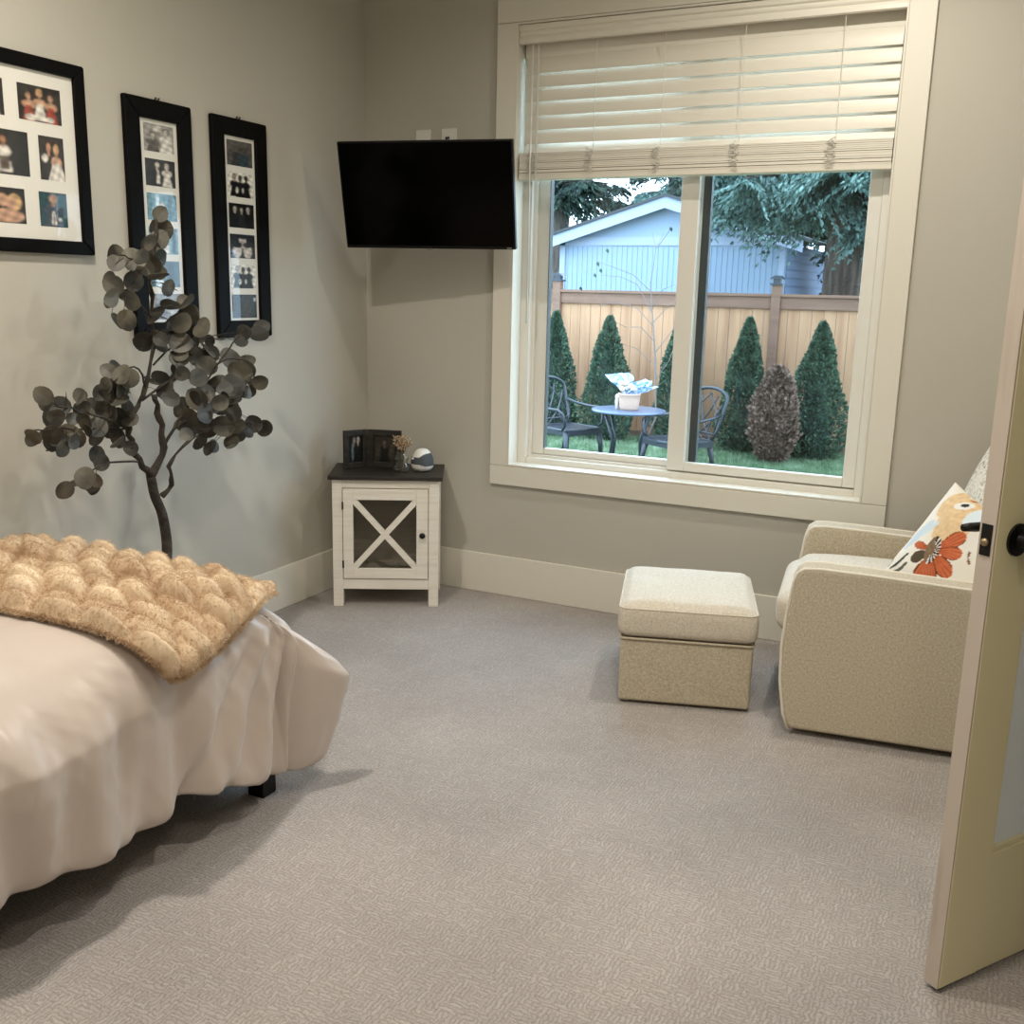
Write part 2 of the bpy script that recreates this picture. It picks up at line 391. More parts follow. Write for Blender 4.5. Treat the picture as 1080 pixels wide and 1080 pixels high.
# fixed rear sash, left
s1 = rectframe(MB(), .895, 1.69, .712, 2.61, .062, .07, .032, .05, .118, .150).build('sash', M_VINYL, win, bevel=.004)
MB().box(.957, 1.62, .132, .136, .744, 2.56).build('glass_pane', M_GLASS, s1)
g_ = MB().box(.957, .9595, .116, .151, .744, 2.56).build('glazing_gasket', M_GASKET, s1)
# sliding front sash, right
s2 = rectframe(MB(), 1.60, 2.437, .705, 2.61, .082, .052, .042, .05, .080, .112).build('sash', M_VINYL, win, bevel=.004)
MB().box(1.682, 2.385, .094, .098, .747, 2.56).build('glass_pane', M_GLASS, s2)
MB().box(1.69, 1.725, .119, .150, .744, 2.56).build('weather_strip', M_GASKET, win)
sc_ = MB().box(1.70, 2.40, .1535, .1555, .73, 2.58).build('insect_screen', M_SCREEN, win)

# ------------------------------------------------------------------ door
dd = Vector((.172, .25, 0)).normalized(); dz = math.atan2(dd.y, dd.x)
door = struct(thing('door_1', 'open cream panel door with black hardware at the right edge', 'door', (3.006, -2.19, .012), dz))
DW, DT, DH = .80, .036, 2.15    # local x along the door, y away from camera
f = MB(); ST, RB = .128, .295
f.box(0, DW, 0, DT, 0, RB).box(0, DW, 0, DT, DH-.13, DH)
f.build('rails', M_DOOR, door, bevel=.002)
f = MB(); f.box(.002, ST, -.0008, DT+.0008, 0, DH).box(DW-ST, DW, -.0008, DT+.0008, 0, DH); f.build('stiles', M_DOOR, door, bevel=.0015)
MB().box(-.003, .002, .0005, DT-.0005, 0, DH).build('edge_strip', M_DOOREDGE, door)
f = MB(); g = .012
f.box(ST, DW-ST, .006, .022, RB, RB+g).box(ST, DW-ST, .006, .022, DH-.13-g, DH-.13).box(ST, ST+g, .006, .022, RB+g, DH-.13-g).box(DW-ST-g, DW-ST, .006, .022, RB+g, DH-.13-g)
f.build('glazing_bead', M_DOOR, door, bevel=.002)
MB().box(ST, DW-ST, .014, .020, RB, DH-.13).build('panel', M_DOORGLASS, door)
kz = 1.017
hd = MB(); rx90 = Matrix.Rotation(PI/2, 3, 'X')
hd.lathe([(.034, 0), (.034, .006), (.014, .009), (.012, .03), (.030, .036), (.0385, .046), (.036, .058), (.022, .066), (0.0, .067)], (.068, 0, kz), 32, m=rx90)
hd.build('door_knob', M_BLACKMET, door, smooth=True, bevel=.0005)
hd = MB(); hd.lathe([(.03, 0), (.03, .006), (.012, .009), (.010, .036)], (.068, DT, kz+.012), 24, m=Matrix.Rotation(-PI/2, 3, 'X'))
hd.tube([(.075, DT+.036, kz+.012), (.04, DT+.04, kz+.012), (.025, DT+.042, kz+.013), (.006, DT+.044, kz+.013)], [.010, .010, .0095, .008], 10)
hd.build('far_side_lever', M_BLACKMET, door, smooth=True)
pl = MB().box(-.0055, -.003, .006, DT-.006, kz-.030, kz+.035).build('latch_plate', M_BLACKMET, door, bevel=.001)
MB().lathe([(.0085, 0), (.0085, .004), (.006, .008), (0, .0085)], (-.0055, DT/2, kz-.002), 16, m=Matrix.Rotation(-PI/2, 3, 'Y')).build('latch_bolt', M_BRASS, pl, smooth=True)
for hz in (.2, 1.05, 1.95):
    MB().tube([(DW+.004, -.004, hz-.045), (DW+.004, -.004, hz+.045)], .007, 10).build('hinge', M_BLACKMET, door)

# ------------------------------------------------------------------ ceiling lamps (recessed downlights)
for i, (lx, ly, pw) in enumerate(LAMPS):
    t_ = thing('recessed_light', 'round white recessed downlight in the ceiling', 'ceiling light', (lx, ly, CEIL), 0, 'recessed ceiling downlights')
    MB().lathe([(.085, 0), (.085, -.006), (.062, -.008), (.058, -.002), (.058, 0)], n=32).build('trim_ring', M_WHITEPL, t_, smooth=True)
    ld = bpy.data.lights.new('downlight', 'AREA'); ld.shape = 'DISK'; ld.size = .11; ld.energy = pw; ld.color = LAMP_COLOR; ld.spread = R(165)
    lo = bpy.data.objects.new('lamp', ld); COL.objects.link(lo); lo.parent = t_; lo.location = (0, 0, -.012)

# ------------------------------------------------------------------ blind
bl = thing('window_blind', 'white slatted window blind drawn halfway up inside the window', 'blind', (0, 0, 0))
BX0, BX1 = .842, 2.474
v = MB()
prof = [(-.012, 2.655), (-.012, 2.634), (-.005, 2.628), (-.009, 2.622), (-.009, 2.612), (-.004, 2.606), (-.010, 2.598), (-.012, 2.59), (-.012, 2.578), (.004, 2.575), (.004, 2.655)]
v.prism(prof, BX0-.003, BX1+.003, 'x').build('valance', M_BLIND, bl, bevel=.002)
MB().box(BX0+.005, BX1-.005, .046, .070, 2.528, 2.652).build('headrail', M_BLIND, bl)
s = MB(); tilt = R(74); pitch_ = .0605; SW = .074
zs = [2.493-.0605*k for k in range(7)]
def slat(mb, zc, tl, y=.037, sag=.004, w=SW, x0=BX0+.016, x1=BX1-.008, th=.0025):
    pr = []
    for k in range(7):
        q = -w/2 + w*k/6; h = sag*(1-(2*q/w)**2)
        # q<0: room side, lower
        pr.append((y + q*math.cos(tl)-h*math.sin(tl)*1, zc + q*math.sin(tl)+h*math.cos(tl)))
    pr2 = [(a+th*math.sin(tl), b-th*math.cos(tl)) for a, b in reversed(pr)]
    mb.prism(pr+pr2, x0, x1, 'x')
for k, zc in enumerate(zs): slat(s, zc, tilt if k < 6 else R(60), w=SW)
so = s.build('slats', M_BLIND, bl, smooth=False)
s = MB()
for k in range(13):
    slat(s, 2.025+.0074*k, R(random.Random(k).uniform(-2, 2)), .035, .004, .064, BX0+.003, BX1-.006, .0062)
s.build('slat_stack', M_BLIND, bl)
MB().box(BX0, BX1-.003, .004, .066, 1.996, 2.021).build('bottom_rail', M_BLIND, bl, bevel=.004)
rnd = random.Random(3)
lad = [.93, 1.21, 1.52, 1.86, 2.25]
for xk in lad:
    m = MB()
    for yy in (.002, .069):
        m.tube([(xk, yy, 2.6), (xk, yy, 2.12)], .0012, 5)
    pts = []
    for k in range(60):
        pts.append((xk-.018+rnd.uniform(-.024, .024), .0-rnd.uniform(0, .006), 2.02+.1*k/60+rnd.uniform(-.012, .012)))
    m.tube(pts, .0016, 5); m.build('ladder_cord', M_CABLE, bl)
m = MB(); m.tube([(.905, -.006, 2.57), (.905, -.008, 2.0), (.907, -.008, 1.35)], .004, 8); m.build('tilt_wand', M_WHITEPL, bl, smooth=True)
m = MB(); m.tube([(.93, -.004, 2.56), (.93, -.006, 1.55)], .0018, 6)
m.tube([(.935, -.004, 2.56), (.938, -.006, 1.53)], .0018, 6); m.build('pull_cord', M_CABLE, bl)

# ------------------------------------------------------------------ photographs in frames
def paint(nu, nv, bgc, shapes):
    """returns colours for a nv x nu grid, origin bottom left, u right v up"""
    u, v = np.meshgrid(np.linspace(0, 1, nu), np.linspace(0, 1, nv)); c = np.zeros((nv, nu, 3)); c[:] = lin(bgc)
    rs = np.random.RandomState(5); c *= (1+.25*(rs.rand(nv, nu, 1)-.5))
    for sh in shapes:
        k, cx, cy, rx, ry, col = sh
        if k == 'e': m_ = ((u-cx)/rx)**2+((v-cy)/ry)**2 < 1
        elif k == 'r': m_ = (abs(u-cx) < rx) & (abs(v-cy) < ry)
        elif k == 't': m_ = (v > cy-ry) & (v < cy+ry) & (abs(u-cx) < rx*(1.0-.55*(v-cy+ry)/(2*ry)))
        c[m_] = lin(col)
    for _ in range(2):
        c[1:-1, 1:-1] = (c[1:-1, 1:-1]*2+c[:-2, 1:-1]+c[2:, 1:-1]+c[1:-1, :-2]+c[1:-1, 2:])/6
    c *= (1+.35*(np.sin(u*17+v*9)*np.sin(v*21-u*6))[..., None])
    return c.reshape(-1, 3)
def person(cx, top, w_, h_, hair, skin, cloth, bare=0):
    s_ = []
    hy = top-.1*h_*2
    if bare: s_.append(('e', cx, top-h_*.46, w_*.52, h_*.15, skin))
    else: s_.append(('e', cx, top-h_*.48, w_*.56, h_*.17, cloth))
    s_.append(('t', cx, top-h_*.76, w_*(.62 if not bare else .50), h_*.28, cloth))
    s_.append(('r', cx, top-h_*.30, w_*.10, h_*.07, skin))
    s_.append(('e', cx, top-h_*.135, w_*.27, h_*.135, hair)); s_.append(('e', cx, top-h_*.165, w_*.19, h_*.11, skin))
    return s_
SK = (186,146,118); SK2 = (176,130,100); WHT = (214,208,198); RED = (150,60,46); BLK = (14,13,14); SUIT = (44,42,44); BLOND = (196,160,112); BRN = (58,40,30)
PICS = {
 'three': ((34,30,28), person(.24,.82,.3,.8,BRN,SK,RED,1)+person(.76,.84,.3,.82,BRN,SK,RED,1)+person(.5,.92,.3,.86,BLOND,SK,WHT,1)+[('e',.28,.1,.14,.09,WHT),('e',.72,.1,.1,.08,WHT)]),
 'couple': ((40,34,30), person(.38,.9,.5,.95,BRN,SK2,SUIT)+person(.68,.84,.42,.9,BLOND,SK,WHT,1)+[('t',.68,.15,.4,.2,WHT),('e',.22,.5,.13,.09,WHT)]),
 'man': ((22,62,66), person(.5,.97,.66,1.0,(110,102,94),SK2,(58,66,76))+[('t',.5,.25,.1,.2,WHT),('r',.5,.2,.03,.2,(110,90,80)),('e',.72,.22,.07,.05,WHT)]),
 'stage': ((36,36,34), person(.28,.9,.2,.8,BRN,SK2,WHT)+person(.52,.9,.24,.8,BRN,SK2,WHT)+[('r',.52,.25,.1,.15,(90,78,66)),('t',.28,.3,.14,.28,WHT)]),
 'kiss': ((28,26,24), [('e',.42,.72,.2,.22,BRN),('e',.5,.64,.14,.18,SK),('e',.76,.6,.16,.24,BLOND),('e',.68,.55,.12,.18,SK),('e',.55,.2,.42,.2,SK),('e',.2,.3,.2,.2,(60,58,58))]),
 'edge': ((40,34,32), person(.7,.8,.3,.8,BRN,SK,WHT,1)),
 'bw_pair': ((150,146,140), person(.3,.72,.42,.8,(60,54,50),(170,160,150),(90,84,80))+person(.74,.9,.4,.9,(50,46,44),(190,182,172),(214,208,200))+[('r',.45,.85,.14,.1,(200,196,188))]),
 'bw_wed': ((40,38,38), person(.4,.95,.4,.95,BLK,(190,180,170),(22,22,24))+[('t',.42,.35,.07,.25,WHT)]+person(.72,.9,.34,.85,(150,140,126),(200,190,180),WHT,1)),
 'glare_a': ((96,136,150), [('r',.35,.5,.06,.5,(200,222,230)),('e',.5,.4,.1,.3,WHT),('r',.75,.5,.05,.5,(70,104,118))]),  # this print and the next two: bluish window reflection painted in
 'glare_b': ((120,156,168), [('t',.5,.4,.2,.4,WHT),('r',.85,.5,.08,.5,(60,90,104))]),
 'glare_c': ((66,96,106), [('t',.3,.3,.15,.3,(210,224,228)),('r',.7,.5,.1,.5,(40,66,76))]),
 'grey': ((130,124,118), [('e',.3,.4,.2,.3,(90,84,80)),('e',.7,.5,.2,.3,(170,164,156))]),
 'shade_pair': ((86,82,78), person(.42,.8,.44,.8,(34,32,32),(90,84,78),(50,50,52))+person(.66,.76,.4,.78,(30,30,30),(84,78,74),(46,66,76))),
 'black_trio': ((224,220,210), person(.25,.95,.3,.9,(60,52,46),(170,150,136),BLK)+person(.72,.92,.3,.9,BLK,(60,54,50),BLK)+person(.48,.9,.3,.88,BLK,(60,54,50),BLK)+[('e',.35,.28,.05,.12,WHT),('e',.58,.28,.04,.1,WHT)]),
 'night_trio': ((20,20,20), person(.24,.92,.34,.9,BLK,(196,184,172),BLK)+person(.76,.92,.34,.9,BLK,(190,178,168),BLK)+person(.5,.88,.3,.85,BLK,(180,168,158),(30,30,32))),
 'faces': ((22,22,22), [('e',.28,.3,.17,.3,(200,188,176)),('e',.5,.68,.15,.28,(190,176,164)),('e',.7,.3,.17,.3,(204,192,180)),('e',.5,.92,.2,.12,BLK),('e',.28,.56,.2,.14,BLK),('e',.7,.56,.2,.12,(40,34,30))]),
 'teal': ((34,46,48), [('e',.3,.4,.14,.4,(44,40,40)),('e',.6,.45,.16,.45,(52,46,42)),('r',.92,.8,.05,.08,(190,190,186))]),
}
def photo(parent, key, y0, y1, z0, z1, x):
    bgc, sh = PICS[key]; nu, nv = 44, 44; c = paint(nu, nv, bgc, sh)
    V = [(x, y0+(y1-y0)*i/(nu-1), z0+(z1-z0)*j/(nv-1)) for j in range(nv) for i in range(nu)]
    return grid('photo', V, nu, nv, M_PRINT, parent, smooth=False, col=c)
def frame(label, group, y0, y1, z0, z1, m, pics, hanger=True):
    """hung on the left wall: the root is the centre of its back on the wall"""
    yc, zc = (y0+y1)/2, (z0+z1)/2
    t_ = thing('photo_frame', label, 'picture frame', (0, yc, zc), 0, group)
    Y0, Y1, Z0, Z1 = y0-yc, y1-yc, z0-zc, z1-zc
    b = MB(); D = .024
    a = m-.006
    for poly in ([(Y0, Z0), (Y1, Z0), (Y1-m, Z0+m), (Y0+m, Z0+m)], [(Y0, Z1), (Y1, Z1), (Y1-m, Z1-m), (Y0+m, Z1-m)], [(Y0, Z0), (Y0, Z1), (Y0+m, Z1-m), (Y0+m, Z0+m)], [(Y1, Z0), (Y1, Z1), (Y1-m, Z1-m), (Y1-m, Z0+m)]):
        b.prism(poly, .001, D, 'x')
    b.build('moulding', M_BLACKWOOD, t_, bevel=.005, seg=3)
    mt = MB().box(.001, .010, Y0+m-.004, Y1-m+.004, Z0+m-.004, Z1-m+.004).build('mat_board', M_MATBOARD, t_)
    for (k, a0, a1, b0, b1) in pics: photo(t_, k, a0-yc, a1-yc, b0-zc, b1-zc, .0106)
    MB().box(.0125, .0145, Y0+m-.002, Y1-m+.002, Z0+m-.002, Z1-m+.002).build('glass_pane', M_FRAMEGLASS, t_)
    if hanger:
        h = MB()
        for q in (-.006, .010): h.tube([(.006, q, Z1-.002), (.008, q+.006, Z1+.009), (.004, q+.012, Z1+.011)], .003, 6)
        h.build('hanger', M_BLACKMET, t_)
    return t_
ps = [('three', -1.981, -1.815, 2.009, 2.121), ('couple', -1.914, -1.815, 1.827, 1.968), ('man', -1.928, -1.817, 1.676, 1.788), ('stage', -2.15, -1.955, 1.83, 1.969), ('kiss', -2.15, -1.983, 1.678, 1.789), ('edge', -2.14, -2.034, 2.011, 2.122),
      ('bw_wed', -2.36, -2.19, 1.83, 1.969), ('couple', -2.30, -2.19, 2.009, 2.121), ('grey', -2.34, -2.19, 1.678, 1.789)]
frame('wide black photo frame at the left edge, holding coloured wedding photos in a white mat', None, -2.46, -1.718, 1.587, 2.214, .045, ps, False)
zt = [(1.978, 2.077), (1.854, 1.952), (1.730, 1.828), (1.606, 1.704), (1.482, 1.580), (1.358, 1.456)]
ks = ['bw_pair', 'bw_wed', 'glare_a', 'glare_b', 'glare_c', 'grey']
frame('tall narrow black photo frame with a bluish window reflection painted into its photos, half behind the artificial tree', 'tall narrow collage frames', -1.546, -1.214, 1.278, 2.162, .070, [(k, -1.452, -1.302, a, b) for k, (a, b) in zip(ks, zt)])
ks = ['shade_pair', 'black_trio', 'night_trio', 'faces', 'black_trio', 'teal']
frame('tall narrow black photo frame nearest the television, six black and white photos', 'tall narrow collage frames', -1.100, -.770, 1.278, 2.162, .070, [(k, -1.008, -.854, a, b) for k, (a, b) in zip(ks, zt)])

# ------------------------------------------------------------------ television on its arm, two wall plates
TW, TH = .80, .4576
tvc = Vector((.593, -.402, 1.896)); tyaw, ttilt = .204, .223
tv = thing('television', 'flat black television turned off, mounted in the corner beside the window', 'television', tvc)
rxv = Vector((math.cos(tyaw), math.sin(tyaw), 0)); nv_ = Vector((math.sin(tyaw), -math.cos(tyaw), 0))
upv = Vector((0,0,1))*math.cos(ttilt)+nv_*math.sin(ttilt); fwd = rxv.cross(upv)
q = Matrix((rxv, -fwd, upv)).transposed()   # local x right, y into the wall, z up
tv.rotation_euler = q.to_euler()
MB().box(-TW/2, TW/2, 0, .028, -TH/2, TH/2).build('casing', M_TVBLACK, tv, bevel=.004)
MB().box(-TW/2+.008, TW/2-.008, -.0012, .002, -TH/2+.014, TH/2-.008).build('screen', M_TVSCREEN, tv)
MB().box(-.25, .25, .028, .058, -.17, .10).build('rear_housing', M_TVBLACK, tv, bevel=.012)
m = MB().box(-.012, .012, -.002, .014, -TH/2-.006, -TH/2+.001).build('sensor_tab', M_SILVER, tv, bevel=.001)
MB().box(TW/2-.04, TW/2-.02, -.0016, .0, -TH/2+.004, -TH/2+.009).build('badge', M_SILVER, tv)
br = thing('television_wall_mount', 'black swing arm wall mount behind the television', 'wall mount', (.36, 0, 1.9))
MB().box(-.06, .06, -.018, 0, -.12, .12).build('wall_plate', M_BLACKMET, br, bevel=.003)
plate_c = tvc + q @ Vector((0, .062, -.03))
MB().obox(plate_c-br.location, (.2, .008, .2), q).build('screen_plate', M_BLACKMET, br)
m = MB(); e = Vector((.62, -.20, 1.9))-br.location
m.bar((0, -.018, 0), e, .03, .04); m.bar(e, plate_c-br.location + q @ Vector((0, .004, 0)), .03, .04); m.build('swing_arm', M_BLACKMET, br, bevel=.003)
for i, (a, b, lab) in enumerate(((.293, .377, 'blank white wall plate on the back wall, left of the pair above the television'), (.435, .518, 'white outlet wall plate on the back wall, right of the pair above the television'))):
    t_ = thing('wall_plate', lab, 'wall plate', ((a+b)/2, 0, 2.175), 0, 'wall plates above the television')
    MB().box(-.04, .04, -.006, 0, -.062, .062).build('cover', M_WHITEPL, t_, bevel=.002)
    MB().box(-.018, .018, -.009, -.005, -.036, .036).build('insert', M_WHITEPL, t_, bevel=.001)
    if i: MB().tube([(.0, -.009, .02), (0, -.03, .018), (.004, -.034, -.03), (.01, -.02, -.12)], .006, 8).build('plug', M_BLACKMET, t_)

# ------------------------------------------------------------------ corner cabinet (local: x along the front, y towards the corner)
ca = math.atan2(.241, .439)
cab = thing('side_cabinet', 'small white cabinet with a crossed glass door standing in the room corner', 'cabinet', (.195, -.584, 0), ca)
CW, CD, CH = .50, .337, .618
lg = .047
for (x0, y0) in ((0, 0), (CW-lg, 0), (0, CD-lg), (CW-lg, CD-lg)):
    MB().box(x0, x0+lg, y0, y0+lg, 0, CH).build('leg', M_CABWHITE, cab, bevel=.002)
b = MB()
b.box(.006, .018, lg, CD-lg, .11, CH).box(CW-.018, CW-.006, lg, CD-lg, .11, CH).box(lg, CW-lg, CD-.02, CD-.008, .11, CH).box(.006, CW-.006, .02, CD-.02, .125, .14)
b.build('carcass', M_CABWHITE, cab)
MB().box(lg, CW-lg, .003, .02, CH-.04, CH).build('face_rail', M_CABWHITE, cab, bevel=.0015)
MB().box(lg, CW-lg, .003, .02, .085, .135).build('face_rail', M_CABWHITE, cab, bevel=.0015)
for xx in (.004, CW-.02):   # arched side rails
    P_ = [(lg, .15), (lg, .09), (lg+.03, .105), (CD/2, .115), (CD-lg-.03, .105), (CD-lg, .09), (CD-lg, .15)]
    MB().prism(P_, xx, xx+.016, 'x').build('side_rail', M_CABWHITE, cab)
MB().box(-.018, CW+.018, -.018, CD+.012, CH, CH+.02).build('top', M_DARKWOOD, cab, bevel=.003)
dx0, dx1, dz0, dz1 = lg+.003, CW-lg-.003, .139, CH-.044
dr = rectframe(MB(), dx0, dx1, dz0, dz1, .048, .055, .05, .052, -.004, .014).build('door', M_CABWHITE, cab, bevel=.002)
gx0, gx1, gz0, gz1 = dx0+.048, dx1-.055, dz0+.05, dz1-.052
b = MB()
b.bar((gx0-.005, .003, gz0-.005), (gx1+.005, .003, gz1+.005), .012, .027); b.bar((gx0-.005, .0035, gz1+.005), (gx1+.005, .0035, gz0-.005), .012, .027)
b.build('cross_brace', M_CABWHITE, dr)
MB().box(gx0-.003, gx1+.003, .008, .011, gz0-.003, gz1+.003).build('glass_pane', M_CABGLASS, dr)
MB().lathe([(.005, 0), (.005, .012), (.0135, .015), (.0145, .021), (.010, .026), (0, .027)], (dx1-.026, -.004, (dz0+dz1)/2+.0), 20, m=rx90).build('knob', M_BLACKMET, dr, smooth=True)
for zz in (dz0+.07, dz1-.08): MB().tube([(dx0-.001, -.006, zz-.018), (dx0-.001, -.006, zz+.018)], .004, 8).build('hinge', M_BLACKMET, dr)
Rc = Matrix.Rotation(ca, 4, 'Z')
def cab_pt(x, y, z): return Vector((.195, -.584, 0)) + Rc @ Vector((x, y, z))
t_ = thing('coiled_cable', 'loose white cable lying inside the cabinet behind its glass', 'cable', cab_pt(.3, .15, .14), ca)
m = MB()
for k in range(3): m.tube([(.06-.02*k, -.06+.01*k, .005), (.0-.01*k, -.06, .03+.01*k), (.03, -.05, .085+.012*k), (.09, -.05, .10-.02*k)], .003, 6)
m.tube([(.07, -.05, .005), (-.08, -.03, .006), (-.1, .05, .006), (.05, .06, .006)], .003, 6)
m.build('cord', M_CABLE, t_, smooth=True)
CT = CH+.0205
# folding double frame
fr = thing('folding_photo_frame', 'dark wood folding double photo frame standing on the cabinet', 'picture frame', cab_pt(.145, .245, CT), ca)
def panel_(nm, ang, x_sign, key):
    W_, H_, m_ = (.13 if x_sign < 0 else .168), .185, .027
    e_ = bpy.data.objects.new(nm, None)
    rot = Matrix.Rotation(ang, 3, 'Z')
    def T(mb): mb.V = [tuple(rot @ Vector(p)) for p in mb.V]; return mb
    x0, x1 = (-W_-.003, -.003) if x_sign < 0 else (.003, W_+.003)
    b = rectframe(MB(), x0, x1, 0, H_, m_, m_, m_, m_, -.008, .008)
    o = T(b).build('frame_panel', M_DARKWOOD, fr, bevel=.002)
    T(MB().box(x0+m_-.002, x1-m_+.002, .002, .006, m_-.002, H_-m_+.002)).build('backing', M_BLACKWOOD, o)
    nu = nv = 40; bgc, sh = key; c_ = paint(nu, nv, bgc, sh)
    V = [rot @ Vector((x0+m_+(x1-x0-2*m_)*i/(nu-1), .0012, m_+(H_-2*m_)*j/(nv-1))) for j in range(nv) for i in range(nu)]
    grid('photo', V, nu, nv, M_PRINT, o, smooth=False, col=c_)
panel_('l', R(35), -1, ((18,16,15), person(.42,.95,.4,.95,(110,104,96),(120,110,100),BLK)+person(.7,.95,.4,.95,(150,144,136),(150,140,130),(8,8,8))+[('e',.3,.4,.08,.35,(86,108,116))]))
panel_('r', R(-14), 1, ((44,42,36), person(.48,.85,.42,.85,BLK,(96,86,76),(12,12,12))+[('e',.2,.4,.1,.3,(60,56,48)),('e',.8,.4,.12,.3,(66,60,50))]))
for zz in (.04, .135): MB().tube([(0, .004, zz), (0, .004, zz+.022)], .004, 8).build('hinge', M_BLACKMET, fr)
# jar of dried flowers
jp = cab_pt(.318, .105, CT)
jar = thing('glass_jar', 'small clear glass jar of dried flowers on the cabinet', 'vase', jp)
MB().lathe([(0, .002), (.034, .002), (.037, .006), (.037, .03), (.034, .04), (.026, .05), (.033, .062), (.035, .074), (.024, .086), (.022, .092), (.025, .098), (.0235, .098), (.0205, .09), (.0225, .085), (.0335, .073), (.0315, .062), (.0245, .05), (.0325, .039), (.0355, .03), (.0355, .008), (.0, .006)], n=32).build('glass', M_CLEAR, jar, smooth=True)
rnd = random.Random(11); st = MB(); fl = MB()
for k in range(26):
    a = rnd.uniform(0, 2*PI); ra = rnd.uniform(.01, .062)*(.5+.5*rnd.random()); hh = rnd.uniform(.115, .168)
    p1 = Vector((ra*math.cos(a), ra*math.sin(a), hh))
    st.tube([(.008*math.cos(a), .008*math.sin(a), .01), (.012*math.cos(a), .012*math.sin(a), .09), p1], .0009, 4)
    for j in range(5):
        c_ = p1+Vector((rnd.uniform(-.012, .012), rnd.uniform(-.012, .012), rnd.uniform(-.012, .012)))
        for t2 in range(5):
            b_ = t2*2*PI/5; ax = Vector((rnd.uniform(-1,1), rnd.uniform(-1,1), rnd.uniform(-1,1))).normalized(); ox = ax.orthogonal().normalized(); oy = ax.cross(ox)
            d1 = ox*math.cos(b_)+oy*math.sin(b_); d2 = ox*math.cos(b_+.9)+oy*math.sin(b_+.9)
            fl.add([c_, c_+d1*.006, c_+(d1+d2)*.0058+ax*.002, c_+d2*.006], [(0,1,2,3)])
fo = thing('dried_flowers', 'bunch of cream dried flowers standing in the glass jar', 'flowers', jp)
st.build('stems', M_STEM, fo); fl.build('blossoms', M_DRIED, fo, fix=False)
# white and grey egg shaped speaker
eg = thing('sound_machine', 'white egg-shaped device with a charcoal band on the cabinet, right of the jar', 'speaker', cab_pt(.415, .15, CT), ca+.15)
def egg(t):
    z_ = .108*(1-math.cos(t*PI))/2
    r_ = .060*math.sin(t*PI)**.5*(1.0-.34*(z_/.108)**1.6)
    return r_, z_
m = MB(); nn = 48; rows = 40; V = []; F = []; M_ = []
for j in range(rows+1):
    r_, z_ = egg(j/rows)
    for i in range(nn): V.append((r_*math.cos(2*PI*i/nn), r_*math.sin(2*PI*i/nn), z_))
def band(x):
    x = (x+PI) % (2*PI)-PI
    return 1/(1+math.exp(-9*(math.sin(x+1.75))))
for j in range(rows):
    for i in range(nn):
        F.append((j*nn+i, j*nn+(i+1) % nn, (j+1)*nn+(i+1) % nn, (j+1)*nn+i))
        zc = (egg(j/rows)[1]+egg((j+1)/rows)[1])/2; s_ = band(2*PI*(i+.5)/nn)
        lo, hi = .030+.008*(1-s_), .070+.018*s_
        M_.append(1 if lo < zc < hi else 0)
wh = MB(); gr_ = MB()
wh.add(V, [f_ for f_, k in zip(F, M_) if k == 0])
gr_.add([(x*1.012, y*1.012, z) for x, y, z in V], [f_ for f_, k in zip(F, M_) if k == 1])
def clean_build(mb, nm, mt_, par):
    used = sorted({i for f_ in mb.F for i in f_}); mp_ = {a: b for b, a in enumerate(used)}
    mb.V = [mb.V[i] for i in used]; mb.F = [tuple(mp_[i] for i in f_) for f_ in mb.F]; return mb.build(nm, mt_, par, smooth=True)
clean_build(wh, 'shell', M_WHITEPL, eg); clean_build(gr_, 'fabric_band', M_GREYFAB, eg)
MB().ell((-.048, -.024, .064), (.006, .006, .006)).build('button', M_WHITEPL, eg, smooth=True)

# ------------------------------------------------------------------ storage ottoman
oa = math.atan2(.145, .468)
ott = thing('ottoman', 'square oat linen storage ottoman in front of the armchair', 'ottoman', (1.803, -1.013, 0), oa)
OW, OD = .49, .535
MB().box(.004, OW-.004, .004, OD-.004, .010, .252).build('base', M_LINEN, ott, bevel=.012, seg=3)
for xx in (.05, OW-.05):
    for yy in (.05, OD-.05): MB().lathe([(.018, 0), (.022, .016)], (xx, yy, 0), 16).build('foot', M_BLACKMET, ott)
def puff(p, n_, u):
    if u.z > 0: p.z += .014*(1-min(1, abs(u.x))**3)*(1-min(1, abs(u.y))**3)*max(0, u.z)
    k = .010*(1-u.z*u.z); p.x += k*math.copysign(min(1, abs(u.x))**2, u.x); p.y += k*math.copysign(min(1, abs(u.y))**2, u.y)
    p.z += .004*noise.noise(p*9)*(u.z > .5); return p
rbox('lid_cushion', M_LINENLIT, (OW, OD, .135), .030, ott, (OW/2, OD/2, .3255), 22, puff)
def rounded_rect(x0, x1, y0, y1, r, z, n=6):
    pts = []
    for cx, cy, a0 in ((x1-r, y1-r, 0), (x0+r, y1-r, PI/2), (x0+r, y0+r, PI), (x1-r, y0+r, 1.5*PI)):
        for k in range(n+1): a = a0+PI/2*k/n; pts.append((cx+r*math.cos(a), cy+r*math.sin(a), z))
    return pts
MB().tube(rounded_rect(.002, OW-.002, .002, OD-.002, .02, .256), .0045, 8, closed=True).build('piping', M_LINEN, ott, smooth=True)
MB().tube(rounded_rect(-.004, OW+.004, -.004, OD+.004, .03, .372), .004, 8, closed=True).build('piping', M_LINENLIT, ott, smooth=True)

